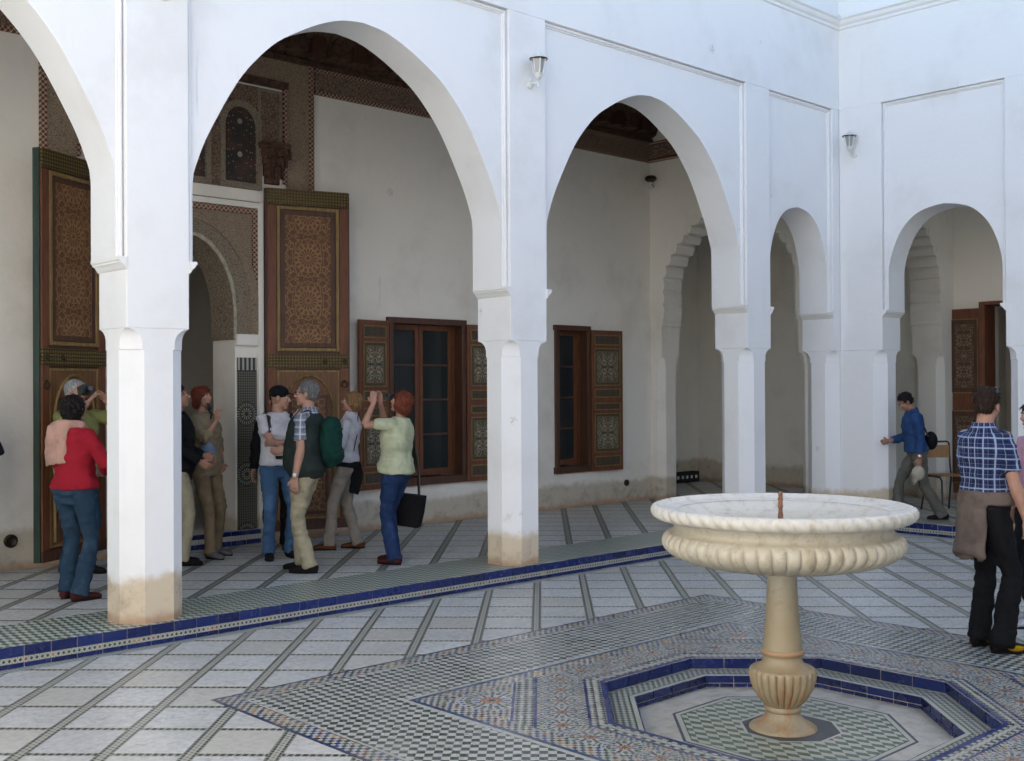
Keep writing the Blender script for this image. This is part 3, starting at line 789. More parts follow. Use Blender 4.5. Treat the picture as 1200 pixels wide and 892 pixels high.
mb = MB(); mb.box(DC - 1.13, DC + 1.13, YB - .07, YB, 4.90, 4.97); mb.build('dark_lintel', M_dark, gb)
# stucco window screens above the door
def screen_mat():
    g = Gr('coloured glass screen'); x, y, z = g.pos()
    X = ((x - DC) / .58 + .5).fr() - .5; X = X * .58
    zf = (((z - 3.98) / .34).fr() - .5) * .34; r = (X * X + zf * zf).sq(); th = zf.atan2(X)
    pts = g.voro(g.vec(X.abs(), zf), 24)
    c = g.mix((.035, .03, .025), (.09, .045, .03), g.ramp(g.noise(g.P, 9, 3), .4, .7))
    c = g.mix(c, (.30, .29, .25), g.ramp(pts, .22, .14)); c = g.mix(c, (.28, .27, .24), r.lt(.028))
    return g.fin(c, .4)
M_screen = screen_mat()
for cx_ in (-.58, 0, .58):
    c = DC + cx_; hw = .185
    P = [(c - hw, 3.86)] + [(c - hw * cos(pi * k / 14), 4.42 + .22 * sin(pi * k / 14)) for k in range(15)] + [(c + hw, 3.86)]
    mb = MB(); mb.prism(P, YB - .012, YB - .002, 'y'); mb.build('glass_screen', M_screen, gb)
    Q = [(c + (x - c) * 1.0, z) for x, z in P]; outer = [(c + (x - c) * 1.28, z + (.06 if z > 4.4 else 0)) for x, z in P]
    mb = MB(); radial(mb, Q, outer, YB - .05); n = len(Q); mb.add([(x, YB - .05, z) for x, z in Q] + [(x, YB, z) for x, z in Q], [(i, n + i, n + i + 1, i + 1) for i in range(n - 1)])
    mb.add([(x, YB - .05, z) for x, z in outer] + [(x, YB, z) for x, z in outer], [(i, i + 1, n + i + 1, n + i) for i in range(n - 1)])
    mb.box(c - hw * 1.28, c + hw * 1.28, YB - .05, YB, 3.80, 3.86); mb.build('screen_surround', M_stucco2, gb)
mb = MB(); mb.box(DC - .80, DC + .80, YB - .008, YB - .001, 3.80, 4.88); mb.build('screen_ground', M_frieze, gb)
# wooden stalactite brackets on either side
for sx in (-1, 1):
    br = MB(); c = DC + sx * .95
    for k, (z0_, z1_, hw, dp) in enumerate(((3.88, 3.96, .085, .07), (3.96, 4.08, .10, .10), (4.08, 4.16, .125, .14), (4.16, 4.235, .15, .18), (4.235, 4.27, .175, .21), (4.27, 4.295, .18, .215))):
        poly = [(c - hw, YB), (c - hw, YB - dp * .55), (c - hw * .6, YB - dp), (c + hw * .6, YB - dp), (c + hw, YB - dp * .55), (c + hw, YB)]
        br.prism(poly, z0_, z1_)
        if 0 < k < 4:
            for q in range(5):
                xx = c + hw * (q - 2) / 2.4; br.box(xx - .012, xx + .012, YB - dp - .012, YB - dp + .02, z0_ - .03, z1_ - .02)
    br.build('corbel', M_dark, gb, bevel=.004)
# painted coving and beamed ceiling
cg = thing('gallery_ceiling', 'dark painted wooden ceiling and coving over the gallery behind the arches', 'ceiling', (5.44, 9.1, 5.9))
mb = MB(); mb.box(-1.9, 12.6, 7.80, YB, 5.72, 5.80); mb.build('ceiling_boards', M_dark, cg)
for k in range(46):
    x = -1.7 + k * .31; mb = MB(); mb.box(x, x + .09, 7.82, YB - .42, 5.62, 5.72); mb.build('beam', M_dark, cg)
mb = MB()
mb.prism([(YB, 5.25), (YB, 5.72), (YB - .42, 5.72), (YB - .36, 5.62), (YB - .20, 5.46), (YB - .12, 5.30)][::-1], -1.9, 12.6, 'x'); mb.build('coving', M_dark, cg)
for k in range(52):
    x = -1.6 + k * .27; mb = MB()
    P = [(x, 5.30), (x + .17, 5.30), (x + .17, 5.46), (x + .14, 5.52), (x + .085, 5.55), (x + .03, 5.52), (x, 5.46)]
    mb.prism(P, YB - .235, YB - .10, 'y'); mb.build('painted_niche', M_wood3 if k % 2 else M_dark, cg)
# end wall with scalloped arch, and the cross arch in the side gallery
def scallop(c, hw, zs, za, n=11):
    base = arc_pts(c, hw, zs, za, [(1.0, 0), (1.0, .30), (.97, .42), (.86, .56), (.66, .72), (.40, .86), (.16, .96), (0, 1.0)])
    half = base[:len(base) // 2 + 1]
    # resample by arc length
    L = [0]
    for i in range(1, len(half)): L.append(L[-1] + math.dist(half[i], half[i - 1]))
    def at(s):
        for i in range(1, len(L)):
            if s <= L[i]: t = (s - L[i - 1]) / max(L[i] - L[i - 1], 1e-9); return (half[i - 1][0] + t * (half[i][0] - half[i - 1][0]), half[i - 1][1] + t * (half[i][1] - half[i - 1][1]))
        return half[-1]
    out = [half[0]]
    s0 = .12
    for k in range(n):
        a = at(s0 + (L[-1] - s0) * k / n); b = at(s0 + (L[-1] - s0) * (k + 1) / n)
        up = b[1] - a[1]; ri = b[0] - a[0]
        out += [(a[0] + .022, a[1]), (a[0] + .034, a[1] + up * .30), (a[0] + .022 + ri * .25, a[1] + up * .62), (a[0] - .002 + ri * .3, a[1] + up * .88)]
    out.append(half[-1])
    out = [(min(x, c), z) for x, z in out]
    for i in range(1, len(out)): out[i] = (max(out[i][0], out[i - 1][0] - .03), max(out[i][1], out[i - 1][1] + .0005))
    return out + [(2 * c - x, z) for x, z in out[::-1][1:]]
def scallop_wall(name, label, T, x0, x1, c, hw, yf, yb, ztop, za=4.22):
    t = thing(name, label, 'wall', (T @ Vector((c, (yf + yb) / 2, K)))[:])
    pts = scallop(c, hw - .02, 2.62, za)
    mb = MB(); n = len(pts)
    out = [(x0 + .0, pts[0][1])] ; 
    fr_ = []
    for x, z in pts: fr_.append((x, ztop))
    outl = [(x0, 2.62)] + pts + [(x1, 2.62), (x1, ztop), (x0, ztop)]
    if pts[0][0] - x0 < .001: outl = outl[1:]
    tris = tessellate_polygon([[Vector((x, z, 0)) for x, z in outl]])
    fc = MB(); fc.add([(x, yf, z) for x, z in outl], [tuple(t_) for t_ in tris]); fc.add([(x, yb, z) for x, z in outl], [tuple(t_)[::-1] for t_ in tris])
    fc.build('arch_wall_face', M_back, t, T)
    mb.add([(x, yf, z) for x, z in pts] + [(x, yb, z) for x, z in pts], [(i, n + i, n + i + 1, i + 1) for i in range(n - 1)])
    mb.build('scalloped_arch', M_back, t, T)
    for a, b, sg in ((x0, c - hw, 1), (c + hw, x1, -1)):
        if b - a > .01:
            mb = MB(); mb.box(a, b, yf, yb, 2.16, 2.62); mb.build('pier', M_back, t, T)
            sd_ = (0, 1, 1, 0) if sg > 0 else (1, 0, 0, 1)
            mb = MB(); mb.rings(col_piece(a, b, yf, yb, 0, ch=min(.09, (b - a) * .8), sides=sd_)); mb.build('column', M_back, t, T, smooth=24)
            e = b if sg > 0 else a
            mb = MB(); mb.box(min(e, e + sg * .03), max(e, e + sg * .03), yf - .012, yb + .012, 2.58, 2.625); mb.build('impost', M_back, t, T, bevel=.008)
    # little upright leaf finials on the face beside the scallops
    for s_ in (0, 1):
        for k in (5, 7, 9):
            i = 1 + k * 4
            x, z = pts[i]; x = x - .06
            if s_: x = 2 * c - x
            mb = MB(); mb.prism([(x - .022, z - .02), (x + .022, z - .02), (x + .018, z + .05), (x, z + .10), (x - .018, z + .05)], yf - .012, yf, 'y'); mb.build('leaf_finial', M_back, t, T)
    return t
# local x -> world -y , local y -> world x
TE = Matrix(((0, 1, 0, 0), (-1, 0, 0, 0), (0, 0, 1, 0), (0, 0, 0, 1)))
scallop_wall('gallery_end_wall', 'end wall of the long gallery with a scalloped plaster arch opening', TE, -YB, -7.80, -9.09, 1.11, 12.60, 13.0, 5.9)
scallop_wall('cross_arch_wall', 'scalloped plaster arch crossing the side gallery behind the small right arch', I4, 13.0, 15.62, 14.28, .95, 7.36, 7.80, 5.9, za=4.15)
mb = MB(); mb.box(12.57, 12.6, 7.80, YB - .03, fz, fh); tag(mb.build('end_frieze', M_frieze, None), 'brown carved frieze strip high on the gallery end wall, above the scalloped arch', 'frieze')
mb = MB(); mb.prism([(12.6, 5.25), (12.6, 5.72), (12.2, 5.72), (12.26, 5.6), (12.42, 5.44), (12.5, 5.28)], 7.81, YB - .43, 'y'); mb.build('coving', M_dark, cg)
mb = MB(); mb.box(12.53, 12.57, 7.80, YB - .05, fz, fz + .045); mb.box(12.53, 12.57, 7.80, YB - .05, fh - .045, fh); mb.build('frieze_braid', M_braid, bpy.data.objects['end_frieze'])
# side gallery walls
sg = thing('side_gallery_back_wall', 'cream back wall of the side gallery with a red panelled door', 'wall', (15.8, 6, K))
RX = 15.6; RD = (6.22, 6.90); RZ = (K, 2.83)
mb = MB()
for a, b, c, d in ((-2.2, RD[0], 0, 5.9), (RD[1], 12.25, 0, 5.9), (RD[0], RD[1], RZ[1], 5.9)): mb.box(RX, RX + .4, a, b, c, d)
mb.build('wall_face', M_back, sg)
mb = MB(); mb.box(RX + .4, RX + 1.8, RD[0] - .6, RD[0] - .5, 0, 3.2); mb.box(RX + .4, RX + 1.8, RD[1] + .5, RD[1] + .6, 0, 3.2); mb.box(RX + 1.8, RX + 1.9, RD[0] - .6, RD[1] + .6, 0, 3.2); mb.box(RX + .4, RX + 1.9, RD[0] - .6, RD[1] + .6, 3.2, 3.3); mb.box(RX + .4, RX + 1.8, RD[0] - .5, RD[1] + .5, .05, K)
mb.build('inner_room', M_back, sg)
nw = thing('far_end_wall', 'shaded end wall seen through the scalloped arch, with dark doorway and tiled step', 'wall', (14.3, 11.85, K))
mb = MB(); mb.box(13.0, 13.7, 11.85, 12.2, 0, 5.9); mb.box(14.45, 15.62, 11.85, 12.2, 0, 5.9); mb.box(13.7, 14.45, 11.85, 12.2, 2.6, 5.9); mb.build('wall_face', M_back, nw)
mb = MB(); mb.box(13.5, 14.6, 13.2, 13.3, 0, 2.8); mb.box(13.4, 13.5, 12.2, 13.3, 0, 2.8); mb.box(14.6, 14.7, 12.2, 13.3, 0, 2.8); mb.box(13.4, 14.7, 12.2, 13.3, 2.8, 2.9); mb.build('inner_room', M_back, nw)
mb = MB(); mb.box(14.45, 15.45, 11.72, 11.85, K, K + .17); mb.build('step', M_black, nw)
for k in range(8):
    mb = MB(); mb.box(14.50 + k * .12, 14.55 + k * .12, 11.716, 11.72, K + .06, K + .11); mb.build('step_tile', M_jamb, nw)
mb = MB(); mb.box(13.0, 15.6, -2.2, 11.85, 5.0, 5.1); tag(mb.build('side_gallery_ceiling', M_back), 'plain ceiling over the side gallery behind the right wall', 'ceiling')
mb = MB(); mb.box(12.6, 13.0, YB, 11.9, 0, 5.9); tag(mb.build('return_wall', M_back), 'short return wall beyond the scalloped arch at the gallery end', 'wall')
# rooms behind the back wall
rm = thing('inner_chamber', 'dim room seen through the keyhole doorway', 'room', (5.4, 12, K))
mb = MB(); mb.box(3.4, 7.4, 13.4, 13.5, 0, 4.2); mb.box(3.3, 3.4, 10.85, 13.5, 0, 4.2); mb.box(7.4, 7.5, 10.85, 13.5, 0, 4.2); mb.build('room_wall', M_back, rm)
mb = MB(); mb.box(3.3, 7.5, 10.85, 13.5, 4.2, 4.3); mb.build('room_ceiling', M_dark, rm)
mb = MB(); mb.box(3.4, 7.4, 10.9, 13.4, .1, K + .14); mb.build('room_floor', M_grout, rm)

# ================================================================= FOUNTAIN
BX, BY = CX, CY
CX, CY = CX - .030, CY + .028
ft = thing('marble_fountain', 'cream marble pedestal fountain with wide gadrooned bowl standing in the sunken basin', 'fountain', (CX, CY, -.145))
def lob(n, amp):
    return lambda r, z, t, e: (amp * e[0] * (abs(cos(t * n / 2)) ** .4 - .7) if e else 0)
rim = [(.60, 1.055), (.655, 1.062), (.690, 1.068), (.705, 1.082), (.722, 1.088, .25), (.738, 1.080, .8), (.746, 1.062, 1), (.744, 1.042, 1), (.732, 1.024, 1), (.712, 1.012, .6), (.690, 1.012, 0), (.668, 1.018, 0), (.655, 1.024)]
N1 = 54 * 8
def tw(n, amp, sl):
    return lambda r, z, t, e: (amp * e[0] * (abs(cos((t + z * sl) * n / 2)) ** .4 - .7) if e else 0)
BS = .955
rim = [(q[0] * BS, *q[1:]) for q in rim]
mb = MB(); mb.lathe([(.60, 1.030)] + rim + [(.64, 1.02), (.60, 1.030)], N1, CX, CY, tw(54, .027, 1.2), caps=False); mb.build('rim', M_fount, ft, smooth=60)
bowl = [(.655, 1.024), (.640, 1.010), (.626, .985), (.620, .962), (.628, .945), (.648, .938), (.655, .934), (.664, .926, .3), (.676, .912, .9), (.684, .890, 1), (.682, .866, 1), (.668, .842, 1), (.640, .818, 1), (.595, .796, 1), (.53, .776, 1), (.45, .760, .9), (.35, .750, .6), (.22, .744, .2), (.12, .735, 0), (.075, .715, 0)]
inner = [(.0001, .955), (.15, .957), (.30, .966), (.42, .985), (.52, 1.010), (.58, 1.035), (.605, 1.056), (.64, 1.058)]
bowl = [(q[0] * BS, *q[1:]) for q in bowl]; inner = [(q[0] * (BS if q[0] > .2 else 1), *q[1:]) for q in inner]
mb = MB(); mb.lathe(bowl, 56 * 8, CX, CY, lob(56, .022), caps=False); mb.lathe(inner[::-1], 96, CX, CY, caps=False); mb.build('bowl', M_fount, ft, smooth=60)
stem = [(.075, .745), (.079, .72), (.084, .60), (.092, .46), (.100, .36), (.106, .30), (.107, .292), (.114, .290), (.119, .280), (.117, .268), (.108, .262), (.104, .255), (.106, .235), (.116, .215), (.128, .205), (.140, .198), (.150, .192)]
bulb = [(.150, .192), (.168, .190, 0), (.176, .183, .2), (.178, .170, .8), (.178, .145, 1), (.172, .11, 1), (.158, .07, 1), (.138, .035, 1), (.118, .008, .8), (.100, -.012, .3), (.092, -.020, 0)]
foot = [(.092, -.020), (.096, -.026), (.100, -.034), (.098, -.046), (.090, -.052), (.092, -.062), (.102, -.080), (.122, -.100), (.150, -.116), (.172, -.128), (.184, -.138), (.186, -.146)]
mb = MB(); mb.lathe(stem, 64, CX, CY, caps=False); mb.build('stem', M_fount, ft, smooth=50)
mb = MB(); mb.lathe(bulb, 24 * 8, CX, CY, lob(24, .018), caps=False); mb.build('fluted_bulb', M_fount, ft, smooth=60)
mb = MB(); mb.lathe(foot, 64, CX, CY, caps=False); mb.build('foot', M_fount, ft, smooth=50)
M_noz = simple('rusty striped pipe', (.26, .12, .06), .5, 60, .6)
mb = MB(); mb.lathe([(.015, .95), (.015, 1.035), (.012, 1.045), (.011, 1.07), (.0145, 1.072), (.0145, 1.085), (.012, 1.087), (.012, 1.11), (.0145, 1.112), (.0145, 1.125), (.012, 1.127), (.012, 1.15), (.008, 1.16), (.001, 1.161)], 14, CX - .01, CY, caps=False)
mb.build('nozzle', M_noz, ft, smooth=40)

CX, CY = BX, BY
# ================================================================= TALL DOOR LEAVES
def panel(name, mat, parent, x0, x1, z0, z1, y, dep=.01, bevel=0):
    ob = inst(name, MB().box(-(x1 - x0) / 2, (x1 - x0) / 2, -dep, 0, -(z1 - z0) / 2, (z1 - z0) / 2).mesh(name, mat), parent, ((x0 + x1) / 2, y, (z0 + z1) / 2))
    TM[ob.name] = Matrix()
    if bevel:
        b = ob.modifiers.new('b', 'BEVEL'); b.width = bevel; b.segments = 2
    return ob
def fbars(name, mat, parent, x0, x1, z0, z1, wd, y, dep):
    return [panel(name, mat, parent, x0, x0 + wd, z0, z1, y, dep, .004), panel(name, mat, parent, x1 - wd, x1, z0, z1, y, dep, .004),
            panel(name, mat, parent, x0 + wd, x1 - wd, z0, z0 + wd, y, dep - .001, .004), panel(name, mat, parent, x0 + wd, x1 - wd, z1 - wd, z1, y, dep - .001, .004)]
def door_leaf(label, loc, rz, flip, knocker_right):
    # front face towards local -y, x from 0 (hinge) to 1.04
    t = thing('door_leaf', label, 'door', loc, rz, 'tall carved leaves of the keyhole doorway')
    W = .90; Hh = 3.58; x0, x1 = (0, W) if not flip else (-W, 0)
    MB().box(x0 + .004, x1 - .004, 0, .055, .002, Hh - .002).build('board', M_wood3, t, local=True)
    if not flip: ex = (x0, x0 + .03)
    e = MB().box(x0 - .002, x0 + .012, -.006, .06, 0, Hh).box(x1 - .012, x1 + .004, -.006, .06, 0, Hh); e.build('edge_strip', M_green if flip else M_wood3, t, local=True)
    a, b = x0 + .014, x1 - .014
    panel('stile', M_wood, t, a, a + .095, .10, Hh - .17, 0, .022, .004); panel('stile', M_wood, t, b - .095, b, .10, Hh - .17, 0, .022, .004)
    panel('brass_strap', M_brass, t, a, b, Hh - .165, Hh, 0, .028, .003)
    panel('brass_strap', M_brass, t, a, b, 1.70, 1.85, 0, .028, .003)
    panel('kick_rail', M_wood3, t, a, b, 0, .10, 0, .024)
    # upper rosette panel
    fbars('panel_moulding', M_trim, t, a + .10, b - .10, 1.88, Hh - .18, .035, 0, .026); fbars('inner_moulding', M_wood3, t, a + .14, b - .14, 1.92, Hh - .22, .05, 0, .014)
    panel('rosette_panel', M_rose, t, a + .19, b - .19, 1.97, Hh - .27, 0, .008)
    # lower arched panel
    panel('lower_field', M_wood2, t, a + .10, b - .10, .12, 1.67, 0, .010); fbars('panel_moulding', M_trim, t, a + .10, b - .10, .11, 1.68, .022, 0, .018)
    c = (a + b) / 2; hw = .27
    P = [(c + hw, .16)] + [(c + hw * cos(pi * k / 20), 1.22 + .40 * sin(pi * k / 20)) for k in range(21)] + [(c - hw, .16)]
    mb = MB(); mb.tube([(x, -.016, z) for x, z in P], .014, 6, side=(0, 1, 0)); mb.build('arch_moulding', M_trim, t, local=True, smooth=60)
    fbars('inner_moulding', M_wood3, t, c - .215, c + .215, .16, 1.42, .035, -.008, .012)
    panel('rosette_panel', M_rose2, t, c - .18, c + .18, .20, 1.38, -.004, .010)
    panel('small_panel', M_wood, t, c - .17, c + .17, 1.44, 1.53, -.008, .008, .004)
    kx = b - .05 if knocker_right else a + .05
    mb = MB(); mb.tube([(kx + .032 * cos(2 * pi * i / 20), -.035, 1.53 + .032 * sin(2 * pi * i / 20)) for i in range(20)] + [(kx + .032, -.035, 1.53)], .006, 6, side=(0, 1, 0)); mb.ell((kx, -.028, 1.565), (.014, .012, .014), 10, 6); mb.build('ring_knocker', M_iron, t, local=True, smooth=60)
    for q in (kx, kx - (.21 if knocker_right else -.21)):
        mb = MB(); mb.ell((q, -.036, 1.775), (.024, .012, .024), 10, 6); mb.tube([(q, -.045, 1.775), (q, -.055, 1.76), (q, -.05, 1.735)], .006, 6); mb.build('clasp', M_iron, t, local=True, smooth=60)
    return t
door_leaf('tall carved door leaf right of the keyhole doorway, brass straps and three rosettes', (6.285, YB - .06, .25), radians(-18), False, True)
door_leaf('tall carved door leaf with green outer edge, partly behind the left pier', (4.56, YB - .06, .25), radians(30), True, False)

# ================================================================= WINDOWS WITH SHUTTERS
def shutter(label, loc, rz, x0, x1, grp):
    t = thing('shutter', label, 'shutter', loc, rz, grp)
    Hh = 1.90
    MB().box(x0, x1, 0, .035, 0, Hh).build('board', M_wood, t, local=True)
    c = (x0 + x1) / 2; w_ = (x1 - x0) / 2 - .05
    for z0_, z1_, kind in ((.06, .20, 0), (.25, .78, 1), (.82, .92, 0), (.99, 1.11, 0), (1.15, 1.66, 1), (1.70, 1.84, 0)):
        fbars('trim', M_trim, t, c - w_, c + w_, z0_, z1_, .014, 0, .014)
        panel('painted_field', M_field, t, c - w_ + .016, c + w_ - .016, z0_ + .016, z1_ - .016, 0, .004)
        if kind:
            fbars('inner_trim', M_trim, t, c - w_ + .045, c + w_ - .045, z0_ + .045, z1_ - .045, .007, -.004, .008)
            panel('arabesque_panel', M_arab, t, c - w_ + .055, c + w_ - .055, z0_ + .055, z1_ - .055, -.004, .004)
        else: panel('small_panel', M_field, t, c - w_ + .04, c + w_ - .04, z0_ + .04, z1_ - .04, -.004, .008, .003)
    return t
def window(label, x0, x1, slabel, both):
    t = thing('casement_window', label, 'window', ((x0 + x1) / 2, YB, WZ[0]), 0, 'glazed windows with painted shutters')
    z0_, z1_ = WZ
    mb = MB(); wd = .06; y0, y1 = YB - .045, YB + .10
    for a, b, c, d in ((x0 - .03, x0 + .03, z0_ + .05, z1_ - .01), (x1 - .03, x1 + .03, z0_ + .05, z1_ - .01), (x0 - .05, x1 + .05, z1_ - .01, z1_ + .06), (x0 - .05, x1 + .05, z0_ - .04, z0_ + .05)):
        MB().box(a, b, y0, y1, c, d).build('frame', M_wood3, t, bevel=.005)
    MB().box(x1 - .03, x1 + .002, YB + .101, YB + .40, z0_ + .05, z1_).build('reveal_board', M_wood2, t)
    cx_ = (x0 + x1) / 2
    for a, b in (((x0 + .04, cx_ - .004), (cx_ + .004, x1 - .04)) if x1 - x0 > .8 else ((x0 + .04, x1 - .04),)):
        s_ = .055; yy = YB + .14
        sash = MB().box(a, a + s_, yy, yy + .04, z0_ + .06, z1_ - .01).box(b - s_, b, yy, yy + .04, z0_ + .06, z1_ - .01).box(a + s_, b - s_, yy, yy + .04, z0_ + .06, z0_ + .13).box(a + s_, b - s_, yy, yy + .04, z1_ - .07, z1_ - .01).build('sash', M_wood, t, bevel=.003)
        zb = [z0_ + .13 + (z1_ - .07 - z0_ - .13) * k / 4 for k in range(5)]
        for k in range(1, 4): MB().box(a + s_, b - s_, yy + .005, yy + .035, zb[k] - .012, zb[k] + .012).build('glazing_bar', M_wood3, sash)
        for k in range(4): MB().box(a + s_, b - s_, yy + .016, yy + .021, zb[k] + .012 if k else zb[k], zb[k + 1] - .012 if k < 3 else zb[k + 1]).build('pane', M_pane, sash)
    # curtain folds behind the glass
    rs = []
    for zz in (z0_, z1_):
        rs.append([(x0 + .02 + .010 * i, YB + .36 + .018 * sin(i * 1.1), zz) for i in range(int((x1 - x0 - .04) / .01))])
    MB().rings(rs, closed=False, caps=False).build('curtain', M_curtain, t)
    return t
g = Gr('window pane'); g.b.inputs['Base Color'].default_value = (.035, .042, .042, 1); g.b.inputs['Roughness'].default_value = .07; g.b.inputs['Transmission Weight'].default_value = .35; g.b.inputs['IOR'].default_value = 1.3
M_pane = g.m
window('glazed window right of the tall door, two sashes of four panes', W1[0], W1[1], '', 1)
window('glazed window seen between the middle pier and the scalloped arch', W2[0], W2[1], '', 1)
shutter('open painted shutter left of the first window, behind the woman in pale green', (W1[0] - .045, YB - .05, .60), radians(8), -.46, 0, 'open painted window shutters')
shutter('open painted shutter right of the first window, partly behind the middle pier', (W1[1] + .045, YB - .05, .60), radians(-4), 0, .46, 'open painted window shutters')
shutter('open painted shutter right of the second window, nearest the scalloped arch', (W2[1] + .045, YB - .05, .60), radians(-5), 0, .58, 'open painted window shutters')
mb = MB()
for a, b in (W1, W2):
    mb.box(a - .3, b + .3, 12.2, 12.25, .2, 3.0); mb.box(a - .35, a - .3, 10.85, 12.25, .2, 3.0); mb.box(b + .3, b + .35, 10.85, 12.25, .2, 3.0); mb.box(a - .35, b + .35, 10.85, 12.25, 3.0, 3.05); mb.box(a - .35, b + .35, 10.85, 12.25, .15, .2)
mb.build('window_room', M_back, rm)

# red panelled door in the side gallery
rd = thing('red_panelled_door', 'dark red door frame and open leaf with inlaid panels in the side gallery', 'door', (RX, 6.9, K))
TD = Matrix(((0, -1, 0, 0), (-1, 0, 0, 0), (0, 0, 1, 0), (0, 0, 0, 1)))
for a, b, c, d in ((RD[1] - .04, RD[1] + .04, K, RZ[1]), (RD[0] - .04, RD[0] + .04, K, RZ[1]), (RD[0] - .04, RD[1] + .04, RZ[1], RZ[1] + .05)):
    MB().box(RX - .14, RX + .2, a, b, c, d).build('frame', M_wood, rd, bevel=.004)
leaf = MB().box(RX - .055, RX - .02, RD[1] + .04, 7.41, .22, 2.80).build('leaf', M_wood, rd, bevel=.004)
def sidepanel(name, mat, parent, y0, y1, z0, z1, x, dep):
    me = MB().box(-(y1 - y0) / 2, (y1 - y0) / 2, -dep, 0, -(z1 - z0) / 2, (z1 - z0) / 2).mesh(name, mat)
    ob = bpy.data.objects.new(name, me); place(ob, parent); TM[ob.name] = Matrix()
    wl = Matrix.Translation((x, (y0 + y1) / 2, (z0 + z1) / 2)) @ Matrix.Rotation(radians(-90), 4, 'Z')
    ob.matrix_local = TM[rd.name].inverted() @ wl
for z0_, z1_ in ((.36, 1.38), (1.62, 2.66)):
    sidepanel('panel_border', M_trim, leaf, 6.985, 7.375, z0_, z1_, RX - .056, .012); sidepanel('panel_field', M_wood3, leaf, 7.0, 7.36, z0_ + .015, z1_ - .015, RX - .066, .006)
    sidepanel('inlaid_panel', M_arab2, leaf, 7.05, 7.31, z0_ + .08, z1_ - .08, RX - .070, .008)

# ================================================================= LANTERNS AND SMALL FITTINGS
def lantern(label, loc, rz):
    t = thing('wall_lantern', label, 'lantern', loc, rz, 'white wall lanterns on the courtyard walls')
    B = lambda m, n, mt, **k: m.build(n, mt, t, local=True, smooth=40, **k)
    m = MB(); m.rings([[(.045 * cos(a), 0, .055 * sin(a) - .10) for a in [2 * pi * i / 16 for i in range(16)]], [(.045 * cos(a), -.012, .055 * sin(a) - .10) for a in [2 * pi * i / 16 for i in range(16)]], [(.028 * cos(a), -.03, .034 * sin(a) - .10) for a in [2 * pi * i / 16 for i in range(16)]]]); B(m, 'wall_plate', M_wpaint)
    m = MB(); m.tube([(0, -.02, -.10), (0, -.06, -.115), (0, -.10, -.11), (0, -.12, -.085)], .010, 8); m.tube([(0, -.11, -.105), (0, -.115, -.14), (0, -.112, -.155)], [.008, .011, .004], 8); B(m, 'arm', M_wpaint)
    cy = -.12
    m = MB(); m.lathe([(.012, -.09), (.024, -.08), (.030, -.06), (.034, -.045), (.040, -.035)], 12, 0, cy); B(m, 'cup', M_wpaint)
    m = MB(); m.lathe([(.037, -.035), (.062, .095)], 6, 0, cy); B(m, 'glass', M_lglass)
    for i in range(6):
        a = 2 * pi * i / 6; m = MB(); m.tube([(.040 * cos(a), cy + .040 * sin(a), -.036), (.066 * cos(a), cy + .066 * sin(a), .096)], .0065, 5); B(m, 'glazing_bar', M_wpaint)
    m = MB(); m.lathe([(.070, .094), (.086, .096), (.086, .100), (.060, .118), (.030, .136), (.012, .142), (.010, .155), (.014, .162), (.001, .170)], 18, 0, cy); B(m, 'cap', M_wpaint)
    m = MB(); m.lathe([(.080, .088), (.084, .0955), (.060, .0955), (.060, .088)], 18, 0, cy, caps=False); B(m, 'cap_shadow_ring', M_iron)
    return t
lantern('white lantern high on the middle pier, between the two tall arches', (7.22, 7.36, 4.60), 0)
lantern('white lantern in the corner of the two walls', (12.55, 7.15, 4.66), radians(-90))
lantern('white lantern at the very top edge above the leftmost pier', (3.68, 7.36, 4.585), 0)
cl = thing('corner_lamp', 'small lamp with red brown cap in the upper corner of the gallery', 'lamp', (12.50, 10.30, 4.62))
m = MB(); m.lathe([(.03, .10), (.07, .085), (.085, .05), (.06, .02), (.03, .01)], 14); m.build('cap', M_iron, cl, local=True, smooth=50)
m = MB(); m.lathe([(.012, .02), (.03, 0), (.035, -.05), (.02, -.09), (.004, -.10)], 12); m.build('bulb', M_wpaint, cl, local=True, smooth=50)
m = MB(); m.tube([(.03, .03, .03), (.09, .09, .04)], .01, 6); m.tube([(0, 0, -.03), (-.05, -.08, -.05), (-.06, -.10, -.09)], .007, 6); m.build('bracket', M_iron, cl, local=True)
def pipe_cap(label, x, z, r=.045):
    mb = MB(); mb.rings([[(x + r * q * cos(a), YB - d, z + r * q * sin(a)) for a in [2 * pi * i / 14 for i in range(14)]] for q, d in ((1, .0), (1, .018), (.8, .026), (.5, .012))]); tag(mb.build('pipe_cap', M_iron, smooth=40), label, 'pipe cap')
pipe_cap('small round rusty cap low on the wall right of the second window', 12.05, .40)
pipe_cap('round rusty cap at the wall foot left of the tall green-edged door', 3.72, .40, .06)

# school chair in the side gallery
ch = thing('school_chair', 'metal tube chair with plywood seat and back behind the man in denim', 'chair', (13.93, 6.70, K), radians(-30))
M_ply = wood('varnished plywood', (.36, .17, .05), (.28, .13, .04), .4)
M_tube = simple('black painted tube', (.02, .018, .018), .35)
for sx in (-1, 1):
    x = sx * .19
    m = MB(); m.tube([(x * 1.05, .22, 0), (x, .17, .25), (x, .15, .42), (x, .10, .445)], .012, 8); m.build('rear_leg', M_tube, ch, local=True, smooth=60)
    m = MB(); m.tube([(x * 1.05, -.24, 0), (x, -.21, .40), (x, -.17, .44), (x, .02, .445), (x, .12, .44), (x, .155, .47), (x, .17, .56), (x, .19, .84)], .012, 8); m.build('front_leg', M_tube, ch, local=True, smooth=60)
m = MB(); m.tube([(-.19, .19, .82), (-.185, .192, .855), (-.16, .195, .87), (.16, .195, .87), (.185, .192, .855), (.19, .19, .82)], .012, 8); m.build('back_rail', M_tube, ch, local=True, smooth=60)
rs = []
